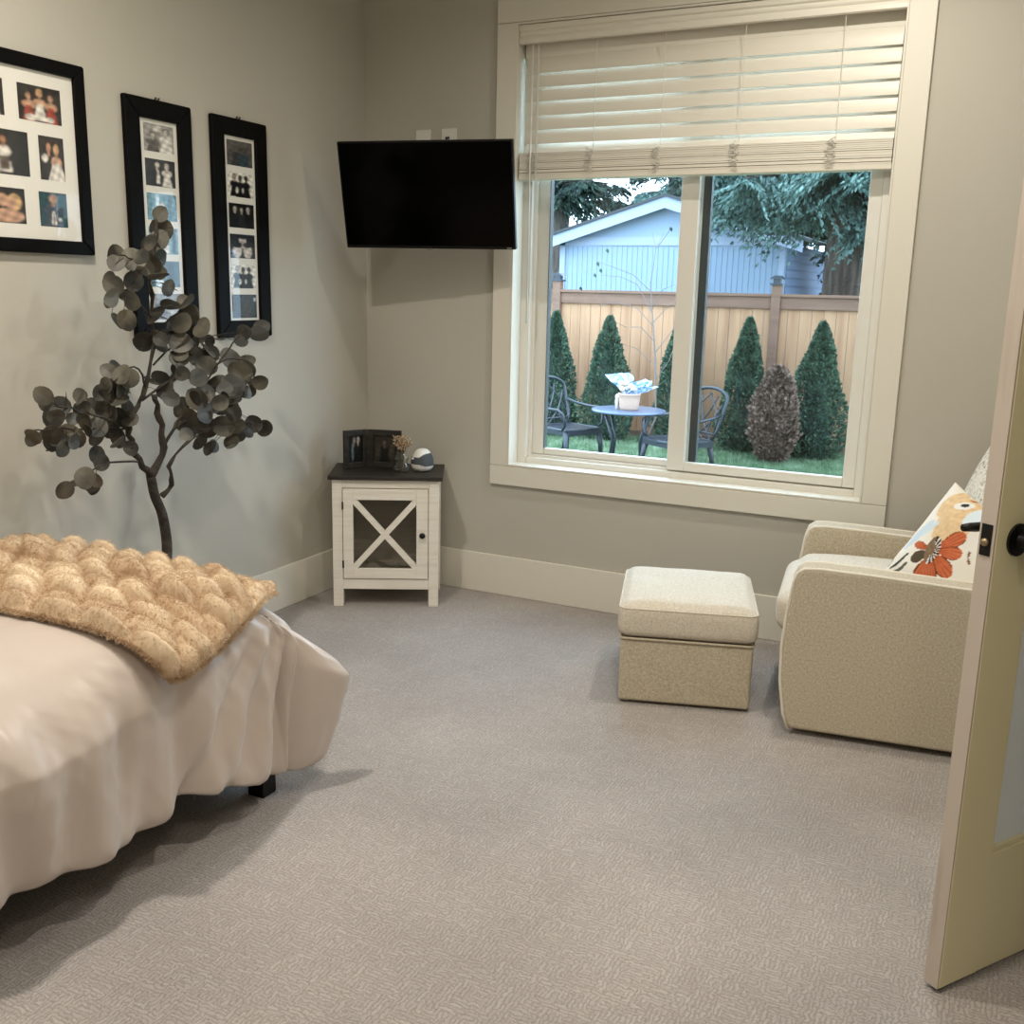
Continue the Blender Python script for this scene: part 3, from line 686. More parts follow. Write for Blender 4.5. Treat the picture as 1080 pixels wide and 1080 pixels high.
# ------------------------------------------------------------------ armchair (local x: from front to rear, y: from near arm to far arm)
aa = R(7.5)
ch = thing('armchair', 'oat linen upholstered glider armchair by the window behind the open door', 'armchair', (2.40, -.985, 0), aa)
AW, AD = .79, .84; AT = .105
arm_prof = [(.03, .022), (.008, .08), (-.010, .2), (-.014, .32), (-.006, .45), (.008, .555), (.018, .588), (.04, .603), (.09, .607), (.25, .603), (.5, .592), (.72, .583), (.80, .578), (.82, .022)]
def bez(pr, n=3): return pr
for k, y0 in enumerate((0, AW-AT)):
    o = MB().prism(arm_prof, y0, y0+AT, 'y').build('arm', M_LINEN, ch, bevel=.014, seg=3)
    w = MB()
    for yy in (y0+.006, y0+AT-.006): w.tube([(x, yy, z) for x, z in [(p[0]-.001 if i < 6 else p[0], p[1]-.004+(.002 if i > 6 else 0)) for i, p in enumerate(arm_prof[:-1])]], .0055, 8)
    w.build('piping', M_PIPING, o, smooth=True)
    # flat arm cap in the lighter, lit weave
MB().box(.05, .80, AT, AW-AT, .06, .33).build('base', M_LINEN, ch, bevel=.02)
def seat_fn(p, n_, u):
    if u.z > 0: p.z += .03*(1-abs(u.x)**2.5)*(1-abs(u.y)**2.5)*u.z
    if u.x < 0: p.x -= .03*(1-u.z*u.z)*(-u.x)
    return p
rbox('seat_cushion', M_LINENLIT, (.68, AW-2*AT-.006, .20), .07, ch, (.315, AW/2, .40), 20, seat_fn)
fp = [(.045, .06), (-.012, .14), (-.018, .30), (.0, .34), (.1, .34), (.1, .06)]
MB().prism(fp, AT+.002, AW-AT-.002, 'y').build('front_panel', M_LINEN, ch, bevel=.012, seg=3)
def back_fn(p, n_, u):
    p.x += .18*(p.z+.28) ; p.x -= .025*(1-u.z**2)*(1-u.y**2)*(u.x < 0); return p
rbox('backrest', M_LINEN, (.17, AW-.02, .72), .06, ch, (.70, AW/2, .68), 16, back_fn)
m = MB()
for yy in (.14, AW-.14): m.box(.10, .74, yy-.03, yy+.03, 0, .022)
m.box(.2, .62, .1, AW-.1, .018, .05); m.build('glider_base', M_BLACKMET, ch)

# ------------------------------------------------------------------ pillows on the armchair
def pillow(nm, mt_, size, thick, Mx, n=60, col=None, parent=None):
    V = []; C_ = []
    for side in (1, -1):
        for j in range(n+1):
            for i in range(n+1):
                u, v_ = -1+2*i/n, -1+2*j/n
                pin = 1-.07*(1-abs(v_)**2)*(abs(u)**3); pin2 = 1-.07*(1-abs(u)**2)*(abs(v_)**3)
                th = thick/2*max(0, (1-abs(u)**2.6))**.55*max(0, (1-abs(v_)**2.6))**.55
                th += .004*noise.noise(Vector((u*3, v_*3, side*2)))*(th > .01)
                V.append(Mx @ Vector((u*size/2*pin, v_*size/2*pin2, side*th)))
                if col is not None: C_.append(col((u+1)/2, (v_+1)/2) if side > 0 else lin((232,224,208)))
    F = []; N1 = (n+1)**2
    for j in range(n):
        for i in range(n):
            a = j*(n+1)+i; F.append((a, a+1, a+n+2, a+n+1)); F.append((N1+a, N1+a+n+1, N1+a+n+2, N1+a+1))
    me = bpy.data.meshes.new(nm); me.from_pydata([tuple(v) for v in V], [], F); me.materials.append(mt_)
    if col is not None:
        at = me.color_attributes.new('print', 'FLOAT_COLOR', 'POINT'); cc = np.ones((len(V), 4), np.float32); cc[:, :3] = np.array(C_); at.data.foreach_set('color', cc.ravel())
    bm = bmesh.new(); bm.from_mesh(me); bmesh.ops.remove_doubles(bm, verts=bm.verts, dist=1e-5); bmesh.ops.recalc_face_normals(bm, faces=bm.faces); bm.to_mesh(me); bm.free()
    me.polygons.foreach_set('use_smooth', [True]*len(me.polygons))
    o = bpy.data.objects.new(nm, me); COL.objects.link(o)
    if parent: o.parent = parent
    return o
def basis(center, right, up):
    r_ = Vector(right).normalized(); n_ = r_.cross(Vector(up)).normalized(); u_ = n_.cross(r_)
    return Matrix(((r_.x, u_.x, n_.x, center[0]), (r_.y, u_.y, n_.y, center[1]), (r_.z, u_.z, n_.z, center[2]), (0,0,0,1)))
def floral(u, v):
    du, dv = u-.385, v-.475
    X = 435+600*(.94*du+.34*dv); Y = 725-600*(-.34*du+.94*dv)     # flat drawing coordinates, flower centre at (435, 725)
    n1 = noise.noise(Vector((X*.012, Y*.012, 0))); n2 = noise.noise(Vector((X*.05, Y*.05, 3)))
    col = np.array((232.,226,214))
    def ell(cx, cy, rx, ry, rot, wob=.25):
        a = X-cx; b = Y-cy; c_, s_ = math.cos(rot), math.sin(rot)
        return ((a*c_+b*s_)/rx)**2+((-a*s_+b*c_)/ry)**2 + wob*n1 + .12*n2 < 1
    if ell(480, 560, 105, 150, .25) or ell(540, 430, 90, 60, -.2) or ell(400, 470, 50, 90, .5): col = np.array((222.,192,150))-16*n2
    if ell(600, 480, 55, 120, .75): col = np.array((214.,226,232))
    if ell(640, 620, 70, 110, .2): col = np.array((226.,222,212))
    if ell(300, 660, 26, 110, .62): col = np.array((200.,214,222))
    if ell(360, 620, 14, 60, .7): col = np.array((206.,220,228))
    if ell(470, 465, 48, 24, -.45, .1): col = np.array((232.,230,224))
    if ell(473, 460, 20, 11, -.45, .1): col = np.array((58.,54,54))
    if ell(500, 412, 26, 8, -.4, .1): col = np.array((170.,84,50))
    if ell(575, 410, 30, 6, -.6, .1): col = np.array((190.,110,70))
    for (x0, y0, x1, y1, c_) in ((195, 860, 290, 770, (70,74,66)), (225, 880, 310, 815, (92,94,80)), (160, 850, 180, 810, (120,120,106)), (620, 690, 640, 740, (120,84,60))):
        q_ = max(0, min(1, ((X-x0)*(x1-x0)+(Y-y0)*(y1-y0))/((x1-x0)**2+(y1-y0)**2)))
        if math.hypot(X-x0-(x1-x0)*q_, Y-y0-(y1-y0)*q_-14*math.sin(q_*PI)) < 6+7*math.sin(q_*PI): col = np.array(c_, float)
    a = X-430; b = 725-Y; rr = math.hypot(a, b); an = math.atan2(b, a)
    for (pa, pl_, pw) in ((.68, 178, .26), (.10, 160, .26), (-.62, 172, .28), (-1.50, 205, .42), (3.02, 122, .20), (3.75, 125, .30)):
        da = (an-pa+PI) % (2*PI)-PI
        w_ = pw*math.sin(min(1, max(0, rr/pl_))*PI*.93+.2)**.5 if rr < pl_ else 0
        if w_ and abs(da) < w_*1.35:
            sh = math.sin(da*46+n1*4)
            col = np.array((192., 102, 66))+12*sh-26*max(0, 1-rr/90)+10*n2
            if pa == 3.75: col = np.array((84.,74,58))+10*sh
            if abs(da) > w_*1.18: col = np.array((112.,62,40))
    if (a/40)**2+((b-2)/72)**2 < 1:
        col = np.array((128.,104,80))+14*n2
        if a > -6 and (a/30)**2+((b-2)/60)**2 > .25: col = np.array((30.,26,26)) if math.sin(an*17) > -.1 else np.array((224.,216,206))
    return lin(np.clip(col, 0, 255))
# the floral one leans on the seat, facing the ottoman and the bed
_r0 = Vector((.80, -.55, 0)).normalized(); _n0 = _r0.cross(Vector((.35, .26, .9))).normalized(); _u0 = _n0.cross(_r0)
_ct = Vector((2.915, -.665, .665)) - .012*_r0 - .050*_u0
FP = basis(_ct, _r0*.94-_u0*.34, _u0*.94+_r0*.34)
t_ = pillow('throw_pillow', M_FLORAL, .43, .15, FP, 110, floral); tag(t_, 'white throw pillow printed with an orange flower leaning in the armchair', 'pillow')
SPm = basis((3.02, -.42, .82), (.50, -.85, .0), (.38, .1, .9))
t_ = pillow('throw_pillow', M_SHERPA, .46, .16, SPm, 40); tag(t_, 'white nubby textured pillow behind the floral one in the armchair', 'pillow')

# ------------------------------------------------------------------ bed
BX, BY, BTOP = 1.20, -2.12, .60      # right edge, foot edge, edge height of the covered top
bed = thing('bed', 'bed along the left wall, only its dark foot leg showing under the duvet', 'bed', (.64, -3.15, 0))
bo = Vector(bed.location)
m = MB().box(.05-bo.x, 1.02-bo.x, -4.2-bo.y, -2.24-bo.y, .20, .27).build('frame', M_BLACKWOOD, bed, bevel=.005)
for xx in (.12, 1.11):
    for yy in (-4.1, -2.19): MB().box(xx-.03-bo.x, xx+.03-bo.x, yy-.03-bo.y, yy+.03-bo.y, 0, .21).build('leg', M_BLACKMET, bed, bevel=.004)
MB().box(.10-bo.x, 1.12-bo.x, -4.1-bo.y, -2.22-bo.y, .27, .54).build('mattress', mat('mattress_white', (226,222,214), .8), bed, bevel=.05, seg=4)
# duvet: rings around a rounded rectangle, folds hanging on the two visible sides
def duvet():
    x0, x1, y0, y1 = .075, BX, -4.15, BY; r = .07; path = []
    def seg(a, b, n, side):
        for k in range(n):
            t_ = k/n; path.append((a[0]+(b[0]-a[0])*t_, a[1]+(b[1]-a[1])*t_, side[0], side[1]))
    def arc(cx, cy, a0, n):
        for k in range(n): a = a0+PI/2*k/n; path.append((cx+r*math.cos(a), cy+r*math.sin(a), math.cos(a), math.sin(a)))
    seg((x1, y0+r), (x1, y1-r), 260, (1, 0)); arc(x1-r, y1-r, 0, 50)
    seg((x1-r, y1), (x0+r, y1), 140, (0, 1)); arc(x0+r, y1-r, PI/2, 6)
    seg((x0, y1-r), (x0, y0+r), 20, (-1, 0)); arc(x0+r, y0+r, PI, 6)
    seg((x0+r, y0), (x1-r, y0), 20, (0, -1)); arc(x1-r, y0+r, 1.5*PI, 6)
    n = len(path); cx, cy = (x0+x1)/2, (y0+y1)/2
    V = []
    def crown(x, y):
        a = max(0, 1-((x-cx)/(x1-cx))**4)*max(0, 1-((y-cy)/(y1-cy))**8)
        return BTOP + .075*a + .006*noise.noise(Vector((x*7, y*7, 0)))
    rows = 0
    for f_ in (.80, .68):
        for (x, y, nx, ny) in path:
            ix = x-(x-cx)*f_; iy = y-(y-cy)*f_; V.append((ix, iy, crown(ix, iy)))
        rows += 1
    CRISP = [(-.30, 0), (-.12, .002), (-.045, .010), (-.008, .045), (.014, .14), (.062, .29), (.112, .44)]
    SOFT = [(-.30, 0), (-.20, .025), (-.11, .065), (-.04, .115), (.014, .19), (.072, .31), (.125, .44)]
    def spl(C, t):
        k = min(len(C)-2, int(t*(len(C)-1))); u = t*(len(C)-1)-k
        p = [C[max(k-1, 0)], C[k], C[k+1], C[min(k+2, len(C)-1)]]
        return [.5*(2*p[1][a]+(p[2][a]-p[0][a])*u+(2*p[0][a]-5*p[1][a]+4*p[2][a]-p[3][a])*u*u+(3*p[1][a]-p[0][a]-3*p[2][a]+p[3][a])*u**3) for a in (0, 1)]
    NS = 64
    CREASE = [(20, 4, .03, .05), (62, 5, .026, .12), (96, 4, .034, .06), (116, 3, .024, .12), (132, 4, .030, .16), (158, 3.5, .036, -.05), (178, 4, .030, .12), (208, 3, .030, -.10), (256, 3.2, .034, -1.0), (266, 2.8, .030, -.75), (273, 2.4, .034, -.42), (279, 2.2, .034, -.16), (296, 3, .040, .10), (312, 3, .03, .25), (340, 5, .03, .1)]
    for j in range(NS+1):
        t = j/NS
        for i, (x, y, nx, ny) in enumerate(path):
            vis = (nx > .05 or ny > .05)
            s = i*.0085
            q_ = 1/(1+math.exp((i-185)/22.0)) if i < 300 else 0
            a_, b_ = spl(CRISP, t), spl(SOFT, t)
            d_ = a_[0]*(1-q_)+b_[0]*q_; dr = a_[1]*(1-q_)+b_[1]*q_
            cn2 = math.exp(-(abs(i-289)/11.0)**1.3); h_ = max(0, (t-.22)/.78)
            hem = .185 - .035*min(1, i/205) + .008*noise.noise(Vector((s*3.7, 3.3, 0))) + (.04*math.exp(-(i-207)/14.0)/(1+math.exp(-(i-207)/1.6)) if i > 150 else 0) - .075/(1+math.exp(-(i-240)/9))
            if not vis: d_ = min(d_, 0); hem = .32
            z = BTOP - dr*(BTOP-hem)/.44
            ix, iy = (x-(x-cx)*(-d_/.56), y-(y-cy)*(-d_/.56)) if d_ < 0 else (x, y)
            if d_ < 0: z += crown(ix, iy)-BTOP
            g_ = max(0, min(1, (t-.42)/.58)); g2 = max(0, min(1, (t-.18)/.5))
            if vis:
                ph = s + .05*g_*math.sin(s*2.6)
                off = noise.noise(Vector((ph*2.1, .3*g_, 1.7)))*.036*g_ + noise.noise(Vector((ph*5.2, .5*g_, 5.1)))*.030*g2
                off += noise.noise(Vector((ph*11+g_, 1.2*g_, 9)))*.017*g2 + noise.noise(Vector((ph*23+2*g_, 1.1*g_, 3)))*.006*g2 - .006*g2*abs(noise.noise(Vector((ph*14-3*g_, 4*g_, 6))))
                for (pi_, wd_, dp_, dr_) in CREASE:
                    e_ = (i-pi_-dr_*100*g_*.5)/(wd_*(1+.8*g_))
                    if abs(e_) < 5:
                        off -= dp_*(g2 if i > 215 else max(g2, t**1.2))*(.35+.65*g_)*math.exp(-e_*e_)*(1+.12*math.sin(g_*9+pi_))
                        off += .45*dp_*g_*math.exp(-(e_-2.2)**2)
                if t > .93: off -= .018*((t-.93)/.07)**2
                off += cn2*.190*((h_/.55)**1.05 if h_ < .55 else 1-.50*((h_-.55)/.45)**1.2)
                z -= cn2*.115*math.sin(PI*min(1, max(0, (t-.05)/.95)))**1.0
                if ny > .9: off *= .7
                ix += nx*off; iy += ny*off
                z += .006*g2*(1-g_)*noise.noise(Vector((ix*9, iy*9, 4)))
            V.append((ix, iy, z))
        rows += 1
    o = grid('duvet', V, n, rows, M_SATIN, None, wrap=True)
    # close the middle of the top
    bm = bmesh.new(); bm.from_mesh(o.data); bm.verts.ensure_lookup_table()
    bmesh.ops.contextual_create(bm, geom=[bm.verts[i] for i in range(n)]); bmesh.ops.recalc_face_normals(bm, faces=bm.faces)
    bm.to_mesh(o.data); bm.free(); o.data.polygons.foreach_set('use_smooth', [True]*len(o.data.polygons))
    md = o.modifiers.new('solid', 'SOLIDIFY'); md.thickness = .012; md.offset = -1
    return o
tag(duvet(), 'champagne satin duvet hanging in folds over the bed, nearly to the carpet', 'duvet')

# ------------------------------------------------------------------ faux fur throw across the foot of the bed
def throw():
    x0, x1, ya, yb = .085, 1.315, -2.80, -2.06; nu, nv = 330, 190
    rs = random.Random(2)
    def drape(u, v):
        """u along x (0..1), v from near edge (0) to the foot edge (1)"""
        s = x0+((x1-.20*v)*(1-.035*abs(2*v-1)**5)-x0)*u
        y = ya+(yb-ya)*v + .13*(1-v)*u**3 + .018*noise.noise(Vector((u*4, v*3, 0)))
        cx, cy = .637, -3.135
        a = max(0, 1-((min(s, BX)-cx)/(BX-cx))**4)*max(0, 1-((min(y, BY)-cy)/(BY-cy))**8)
        z = BTOP+.075*a+.014
        e = BX-.03
        if s > e:                  # bends over the right edge
            over = s-e; rad = .07; ang = min(over/rad, 1.25)
            x = e+rad*math.sin(ang); z += -rad*(1-math.cos(ang))
            rest = over-rad*1.25
            if rest > 0: x += rest*math.cos(1.25); z -= rest*math.sin(1.25)
            nrm = Vector((math.sin(ang), 0, math.cos(ang)))
        else: x = s; nrm = Vector((0,0,1))
        if y > BY-.03:
            o_ = y-(BY-.03); z -= o_*o_*3.0; nrm = (nrm+Vector((0, o_*6, 0))).normalized()
        return Vector((x, y, z)), nrm
    CU, CV = .150, .072     # bubble size in metres
    lu, lv = x1-x0+.1, yb-ya
    V = []; C_ = []; Nn = []
    for j in range(nv):
        for i in range(nu):
            u, v = i/(nu-1), j/(nv-1); p, nr = drape(u, v)
            su, sv = u*lu, v*lv
            sv2 = sv + .022*noise.noise(Vector((su*9, sv*9, 4))); row = math.floor(sv2/CV)
            jit = .35*noise.noise(Vector((row*7.7, 2, 2)))
            su2 = su + (row % 2)*CU*.5 + jit*CU + .030*noise.noise(Vector((su*9, sv*9, 8))) + .6*(sv2-row*CV)
            cell = math.floor(su2/CU)
            a = (su2/CU-cell)*2-1; b = (sv2/CV-row)*2-1
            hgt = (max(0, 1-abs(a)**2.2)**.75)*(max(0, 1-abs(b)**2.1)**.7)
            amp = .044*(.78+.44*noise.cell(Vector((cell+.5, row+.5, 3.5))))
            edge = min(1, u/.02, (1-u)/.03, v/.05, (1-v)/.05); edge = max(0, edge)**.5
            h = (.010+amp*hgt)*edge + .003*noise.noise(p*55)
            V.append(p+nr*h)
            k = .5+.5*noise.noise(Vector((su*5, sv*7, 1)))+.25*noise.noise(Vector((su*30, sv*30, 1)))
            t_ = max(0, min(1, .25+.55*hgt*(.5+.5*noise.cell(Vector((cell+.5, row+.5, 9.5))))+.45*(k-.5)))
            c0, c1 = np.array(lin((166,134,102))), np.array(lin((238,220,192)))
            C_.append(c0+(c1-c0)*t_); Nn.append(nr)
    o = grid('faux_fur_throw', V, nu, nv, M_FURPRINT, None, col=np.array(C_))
    md = o.modifiers.new('solid', 'SOLIDIFY'); md.thickness = .008; md.offset = -1
    tag(o, 'tan bubble-textured faux fur throw spread across the foot of the bed', 'blanket')
    # short pile
    P = np.array([tuple(v) for v in V]).reshape(nv, nu, 3)
    du = np.gradient(P, axis=1); dv = np.gradient(P, axis=0); nn = np.cross(du, dv); nn /= np.linalg.norm(nn, axis=2, keepdims=True)+1e-9
    rs = np.random.RandomState(4); K = 90000
    ii = rs.randint(0, nu, K); jj = rs.randint(0, nv, K)
    ne = 9000; ii[:ne//3] = nu-1; jj[ne//3:ne] = rs.randint(0, 2, ne-ne//3)
    base = P[jj, ii]+rs.normal(0, .002, (K, 3)); d = nn[jj, ii]*.7+rs.normal(0, .5, (K, 3)); d[:, 2] -= .12
    d[:ne//3, 0] += .5; d[ne//3:ne, 1] -= .6
    d /= np.linalg.norm(d, axis=1, keepdims=True); L_ = (.006+.006*rs.rand(K))[:, None]
    sd = np.cross(d, rs.normal(0, 1, (K, 3))); sd /= np.linalg.norm(sd, axis=1, keepdims=True)+1e-9; sd *= .0009
    bend = np.zeros((K, 3)); bend[:, 2] = -.003
    flip = np.einsum('ij,ij->i', np.cross(sd, d), nn[jj, ii]) < 0; sd[flip] *= -1
    A = base-sd; B = base+sd; T = base+d*L_+bend
    VV = np.stack([A, B, T], 1).reshape(-1, 3)
    me = bpy.data.meshes.new('fur_pile'); me.vertices.add(3*K); me.vertices.foreach_set('co', VV.ravel().astype(np.float32))
    me.loops.add(3*K); me.loops.foreach_set('vertex_index', np.arange(3*K, dtype=np.int32)); me.polygons.add(K); me.polygons.foreach_set('loop_start', np.arange(0, 3*K, 3, dtype=np.int32))
    me.materials.append(M_FUR); at = me.color_attributes.new('print', 'FLOAT_COLOR', 'POINT')
    cc = np.ones((K, 3, 4), np.float32); base_c = np.array(C_).reshape(nv, nu, 3)[jj, ii]
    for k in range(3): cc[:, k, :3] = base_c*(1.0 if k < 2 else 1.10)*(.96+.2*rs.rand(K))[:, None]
    at.data.foreach_set('color', cc.ravel())
    me.update(); me.validate()
    f_ = bpy.data.objects.new('fur_pile', me); COL.objects.link(f_); f_.parent = o; stuff(f_)
throw()

# ------------------------------------------------------------------ artificial eucalyptus tree in the corner beyond the bed
tree = thing('artificial_tree', 'artificial eucalyptus tree with round grey green leaves between bed and left wall', 'plant', (.30, -1.66, 0))
to = Vector(tree.location)
def zp(a, b): return (a/2.8406, 210+b/2.8421)     # tracing coordinates to picture coordinates
def path3(pts, xs):
    out = []
    for k, (a, b) in enumerate(pts):
        X_ = xs[0]+(xs[1]-xs[0])*k/(len(pts)-1); out.append(at_x(*zp(a, b), X_)-to)
    return out
def smooth_path(pts, n=4):
    out = []
    for i in range(len(pts)-1):
        p0, p1, p2, p3 = pts[max(i-1, 0)], pts[i], pts[i+1], pts[min(i+2, len(pts)-1)]
        for k in range(n):
            t_ = k/n; out.append(.5*((2*p1)+(p2-p0)*t_+(2*p0-5*p1+4*p2-p3)*t_*t_+(3*p1-p0-3*p2+p3)*t_**3))
    out.append(pts[-1]); return out
rnd = random.Random(8)
base_top = at_x(*zp(500, 1035), .30)-to
trunk_pts = [Vector((.02, .0, .24)), base_top+Vector((0, 0, -.12))]+path3([(500, 1030), (486, 945), (464, 890), (452, 832)], (.30, .30))
br_specs = [
 ([(452, 832), (405, 760), (385, 690), (402, 638), (440, 560), (460, 400), (452, 250), (470, 60)], (.30, .26), (.013, .004)),
 ([(452, 832), (490, 745), (478, 660), (460, 590)], (.30, .33), (.014, .009)),
 ([(490, 745), (530, 670), (580, 600), (650, 500), (700, 430), (730, 385)], (.31, .40), (.006, .002)),
 ([(486, 890), (515, 855), (508, 800), (560, 730), (640, 690), (760, 670)], (.30, .42), (.010, .002)),
 ([(415, 785), (330, 790), (280, 810), (230, 850)], (.30, .38), (.004, .002)),
 ([(388, 690), (330, 660), (240, 640), (130, 600)], (.29, .40), (.005, .002)),
 ([(370, 690), (285, 690), (160, 690), (80, 695)], (.29, .36), (.005, .002)),
 ([(440, 560), (405, 500), (345, 545)], (.28, .36), (.004, .002)),
 ([(458, 360), (400, 290), (340, 270)], (.27, .34), (.003, .002)),
 ([(458, 420), (520, 350), (580, 340), (620, 390)], (.27, .36), (.004, .002)),
 ([(430, 600), (520, 540), (600, 530), (680, 480), (745, 490)], (.28, .38), (.005, .002)),
 ([(520, 690), (580, 650), (650, 620), (740, 590)], (.32, .45), (.005, .002)),
 ([(600, 560), (680, 560), (770, 545)], (.34, .42), (.004, .002)),
 ([(452, 300), (440, 200), (400, 180), (345, 165)], (.27, .33), (.003, .002)),
 ([(455, 500), (520, 440), (590, 420), (640, 410)], (.28, .22), (.004, .002)),
]
MB().tube(smooth_path(trunk_pts), [.020-.004*k/20 for k in range(4*(len(trunk_pts)-1)+1)], 12).build('trunk', M_BARK, tree, smooth=True)
branch_pts = []
for pts, xs, rr in br_specs:
    pp = smooth_path(path3(pts, xs)); n_ = len(pp)
    pp = [p+Vector((rnd.uniform(-.004, .004),)*3) for p in pp]
    MB().tube(pp, [rr[0]+(rr[1]-rr[0])*k/(n_-1)+(.002*math.sin(k*1.7) if rr[0] > .009 else 0) for k in range(n_)], 8).build('branch', M_BARK, tree, smooth=True)
    branch_pts += pp[n_//4:]
leaf_px = [(480,45,22),(485,90,34),(475,125,30),(350,170,32),(400,180,34),(430,185,32),(455,150,34),(475,180,30),(475,232,30),(400,246,28),(340,258,28),(335,295,28),(395,305,28),(380,362,28),(430,430,26),(505,262,24),(465,350,30),(510,318,28),(560,310,30),(565,345,30),(605,385,32),(530,390,34),(490,400,32),(540,430,32),(575,420,30),(500,360,32),(545,370,30),(480,440,22),
 (730,400,24),(775,405,28),(650,420,24),(690,480,34),(740,485,26),(620,500,30),(625,455,26),(585,470,30),(550,515,28),(525,530,28),(480,535,26),(595,535,28),(535,475,26),(655,555,32),(720,520,34),(770,550,28),(700,555,34),(745,580,22),(695,600,28),(615,580,30),(590,600,32),(540,625,30),(565,650,30),(615,640,32),(570,685,30),(620,685,32),(670,680,32),(760,675,26),(710,680,24),(740,700,20),(600,730,24),(640,740,20),(660,610,24),(640,615,28),(495,578,24),(700,640,26),(715,710,20),(680,640,30),(735,545,30),
 (365,525,30),(340,555,32),(365,575,30),(320,595,26),(345,505,22),(318,560,26),(130,590,26),(180,620,28),(158,655,30),(155,705,26),(205,702,28),(230,715,26),(245,630,28),(285,635,36),(330,640,34),(285,680,34),(330,685,32),(255,670,28),(355,715,28),(380,735,26),(390,663,26),(380,625,26),(290,767,26),(255,835,30),(218,855,28),(240,590,20),(160,745,22),(100,710,26),(272,858,18),(290,715,24),(365,650,28),(172,715,24)]
leaf_px += [(a+rnd.uniform(-34, 34), b+rnd.uniform(-28, 28), rnd.uniform(17, 26)) for (a, b, _) in leaf_px if rnd.random() < .9]
lf = MB(); pt = MB()
camv = Vector(CAM_P)
for (a, b, rz) in leaf_px:
    p0 = at_x(*zp(a, b), .32)-to
    # follow the nearest branch in depth
    best = min(branch_pts, key=lambda q_: (Vector((q_.y, q_.z))-Vector((p0.y, p0.z))).length)
    X_ = max(.10, min(.56, best.x+to.x+rnd.uniform(-.07, .07)))
    c_ = at_x(*zp(a, b), X_)-to
    rad = rz/2.84*(camv-(c_+to)).length/FPX*1.04
    view = (camv-(c_+to)).normalized()
    n_ = (view+Vector((rnd.uniform(-1, 1), rnd.uniform(-1, 1), rnd.uniform(-.5, 1.0)))).normalized()
    d_ = (c_-best); d_ = d_-n_*d_.dot(n_)
    d_ = d_.normalized() if d_.length > 1e-4 else n_.orthogonal().normalized()
    s_ = n_.cross(d_); V = [c_]; F = []; K = 14
    for k in range(K):
        an = 2*PI*k/K; ex = 1.0+.12*max(0, math.cos(an))**6
        o_ = d_*math.cos(an)*rad*ex+s_*math.sin(an)*rad*.94
        V.append(c_+o_+n_*rad*.14*(math.sin(an)**2))
    for k in range(K): F.append((0, 1+k, 1+(k+1) % K))
    lf.add(V, F)
    lf.tube([best, (best+c_-d_*rad)/2+Vector((0, 0, .004)), c_-d_*rad*.95], .0010, 5, 1)
lo = lf.build('foliage', [M_LEAF, M_BARK], tree, smooth=False, fix=False)
md = lo.modifiers.new('solid', 'SOLIDIFY'); md.thickness = .0012
MB().lathe([(0, 0), (.095, 0), (.115, .02), (.125, .2), (.128, .24), (.118, .24), (.113, .2), (0, .2)], (.02, 0, 0), 32).build('pot', M_POT, tree, smooth=True)
MB().lathe([(0, .214), (.114, .21)], (.02, 0, 0), 24).build('soil', M_BARK, tree)

# ------------------------------------------------------------------ the yard
GZ = -.35
yard = struct(MB().box(-16, 14, .3, 26, GZ-.1, GZ).build('ground_lawn', M_LAWN))
struct(MB().box(-6, 9, .16, .30, GZ-.1, 0).build('trim_2', mat('foundation_concrete', (150,150,146), .9)))
def grass():
    rs = np.random.RandomState(9); K = 80000
    x = rs.uniform(-3.6, 2.4, K); y = rs.uniform(4.6, 8.15, K)
    base = np.stack([x, y, np.full(K, GZ)], 1); h = rs.uniform(.03, .075, K)
    d = rs.normal(0, .45, (K, 3)); d[:, 2] = 1; d *= h[:, None]
    an = rs.uniform(0, PI, K); sd = np.stack([np.cos(an), np.sin(an), np.zeros(K)], 1)*.004
    VV = np.stack([base-sd, base+sd, base+d], 1).reshape(-1, 3)
    me = bpy.data.meshes.new('grass'); me.vertices.add(3*K); me.vertices.foreach_set('co', VV.ravel().astype(np.float32))
    me.loops.add(3*K); me.loops.foreach_set('vertex_index', np.arange(3*K, dtype=np.int32)); me.polygons.add(K); me.polygons.foreach_set('loop_start', np.arange(0, 3*K, 3, dtype=np.int32))
    me.materials.append(M_GRASS); me.update(); me.validate()
    o = bpy.data.objects.new('grass', me); COL.objects.link(o); stuff(o); tag(o, 'short green lawn grass in front of the cedar fence', 'grass')
grass()
# fence
FY = 8.2
fe = thing('cedar_fence', 'tall cedar board fence across the back of the yard', 'fence', (-1, FY, GZ))
b = MB(); rnd = random.Random(5); x = -7.5
while x < 6.5:
    w_ = .138; b.box(x, x+w_, rnd.uniform(0, .006), .02, .07, 1.74); x += w_+.004
b.build('boards', M_FENCE, fe, bevel=.002)
MB().box(-7.5, 6.5, -.03, .05, -.02, .09).build('kickboard', M_FENCERAIL, fe)
b = MB(); b.box(-7.5, 6.5, -.035, .0, 1.70, 1.80).box(-7.5, 6.5, -.06, .08, 1.84, 1.875).box(-7.5, 6.5, .02, .055, 1.70, 1.84).box(-7.5, 6.5, -.034, -.001, 1.80, 1.84); b.build('top_rail', M_FENCERAIL, fe, bevel=.003)
for px_ in (-5.46, -2.58, .30, 3.18):
    xx = px_+1
    po = MB().box(xx-.055, xx+.055, -.07, .04, 0, 1.98).build('post', M_FENCERAIL, fe, bevel=.004)
    cp = MB(); cp.box(xx-.075, xx+.075, -.09, .06, 1.98, 2.0); cp.box(xx-.045, xx+.045, -.06, .03, 2.0, 2.05)
    cp.prism([(xx-.085, 2.05), (xx+.085, 2.05), (xx+.03, 2.09), (xx-.03, 2.09)], -.09, .06, 'y'); cp.build('post_cap', M_IRON, po)
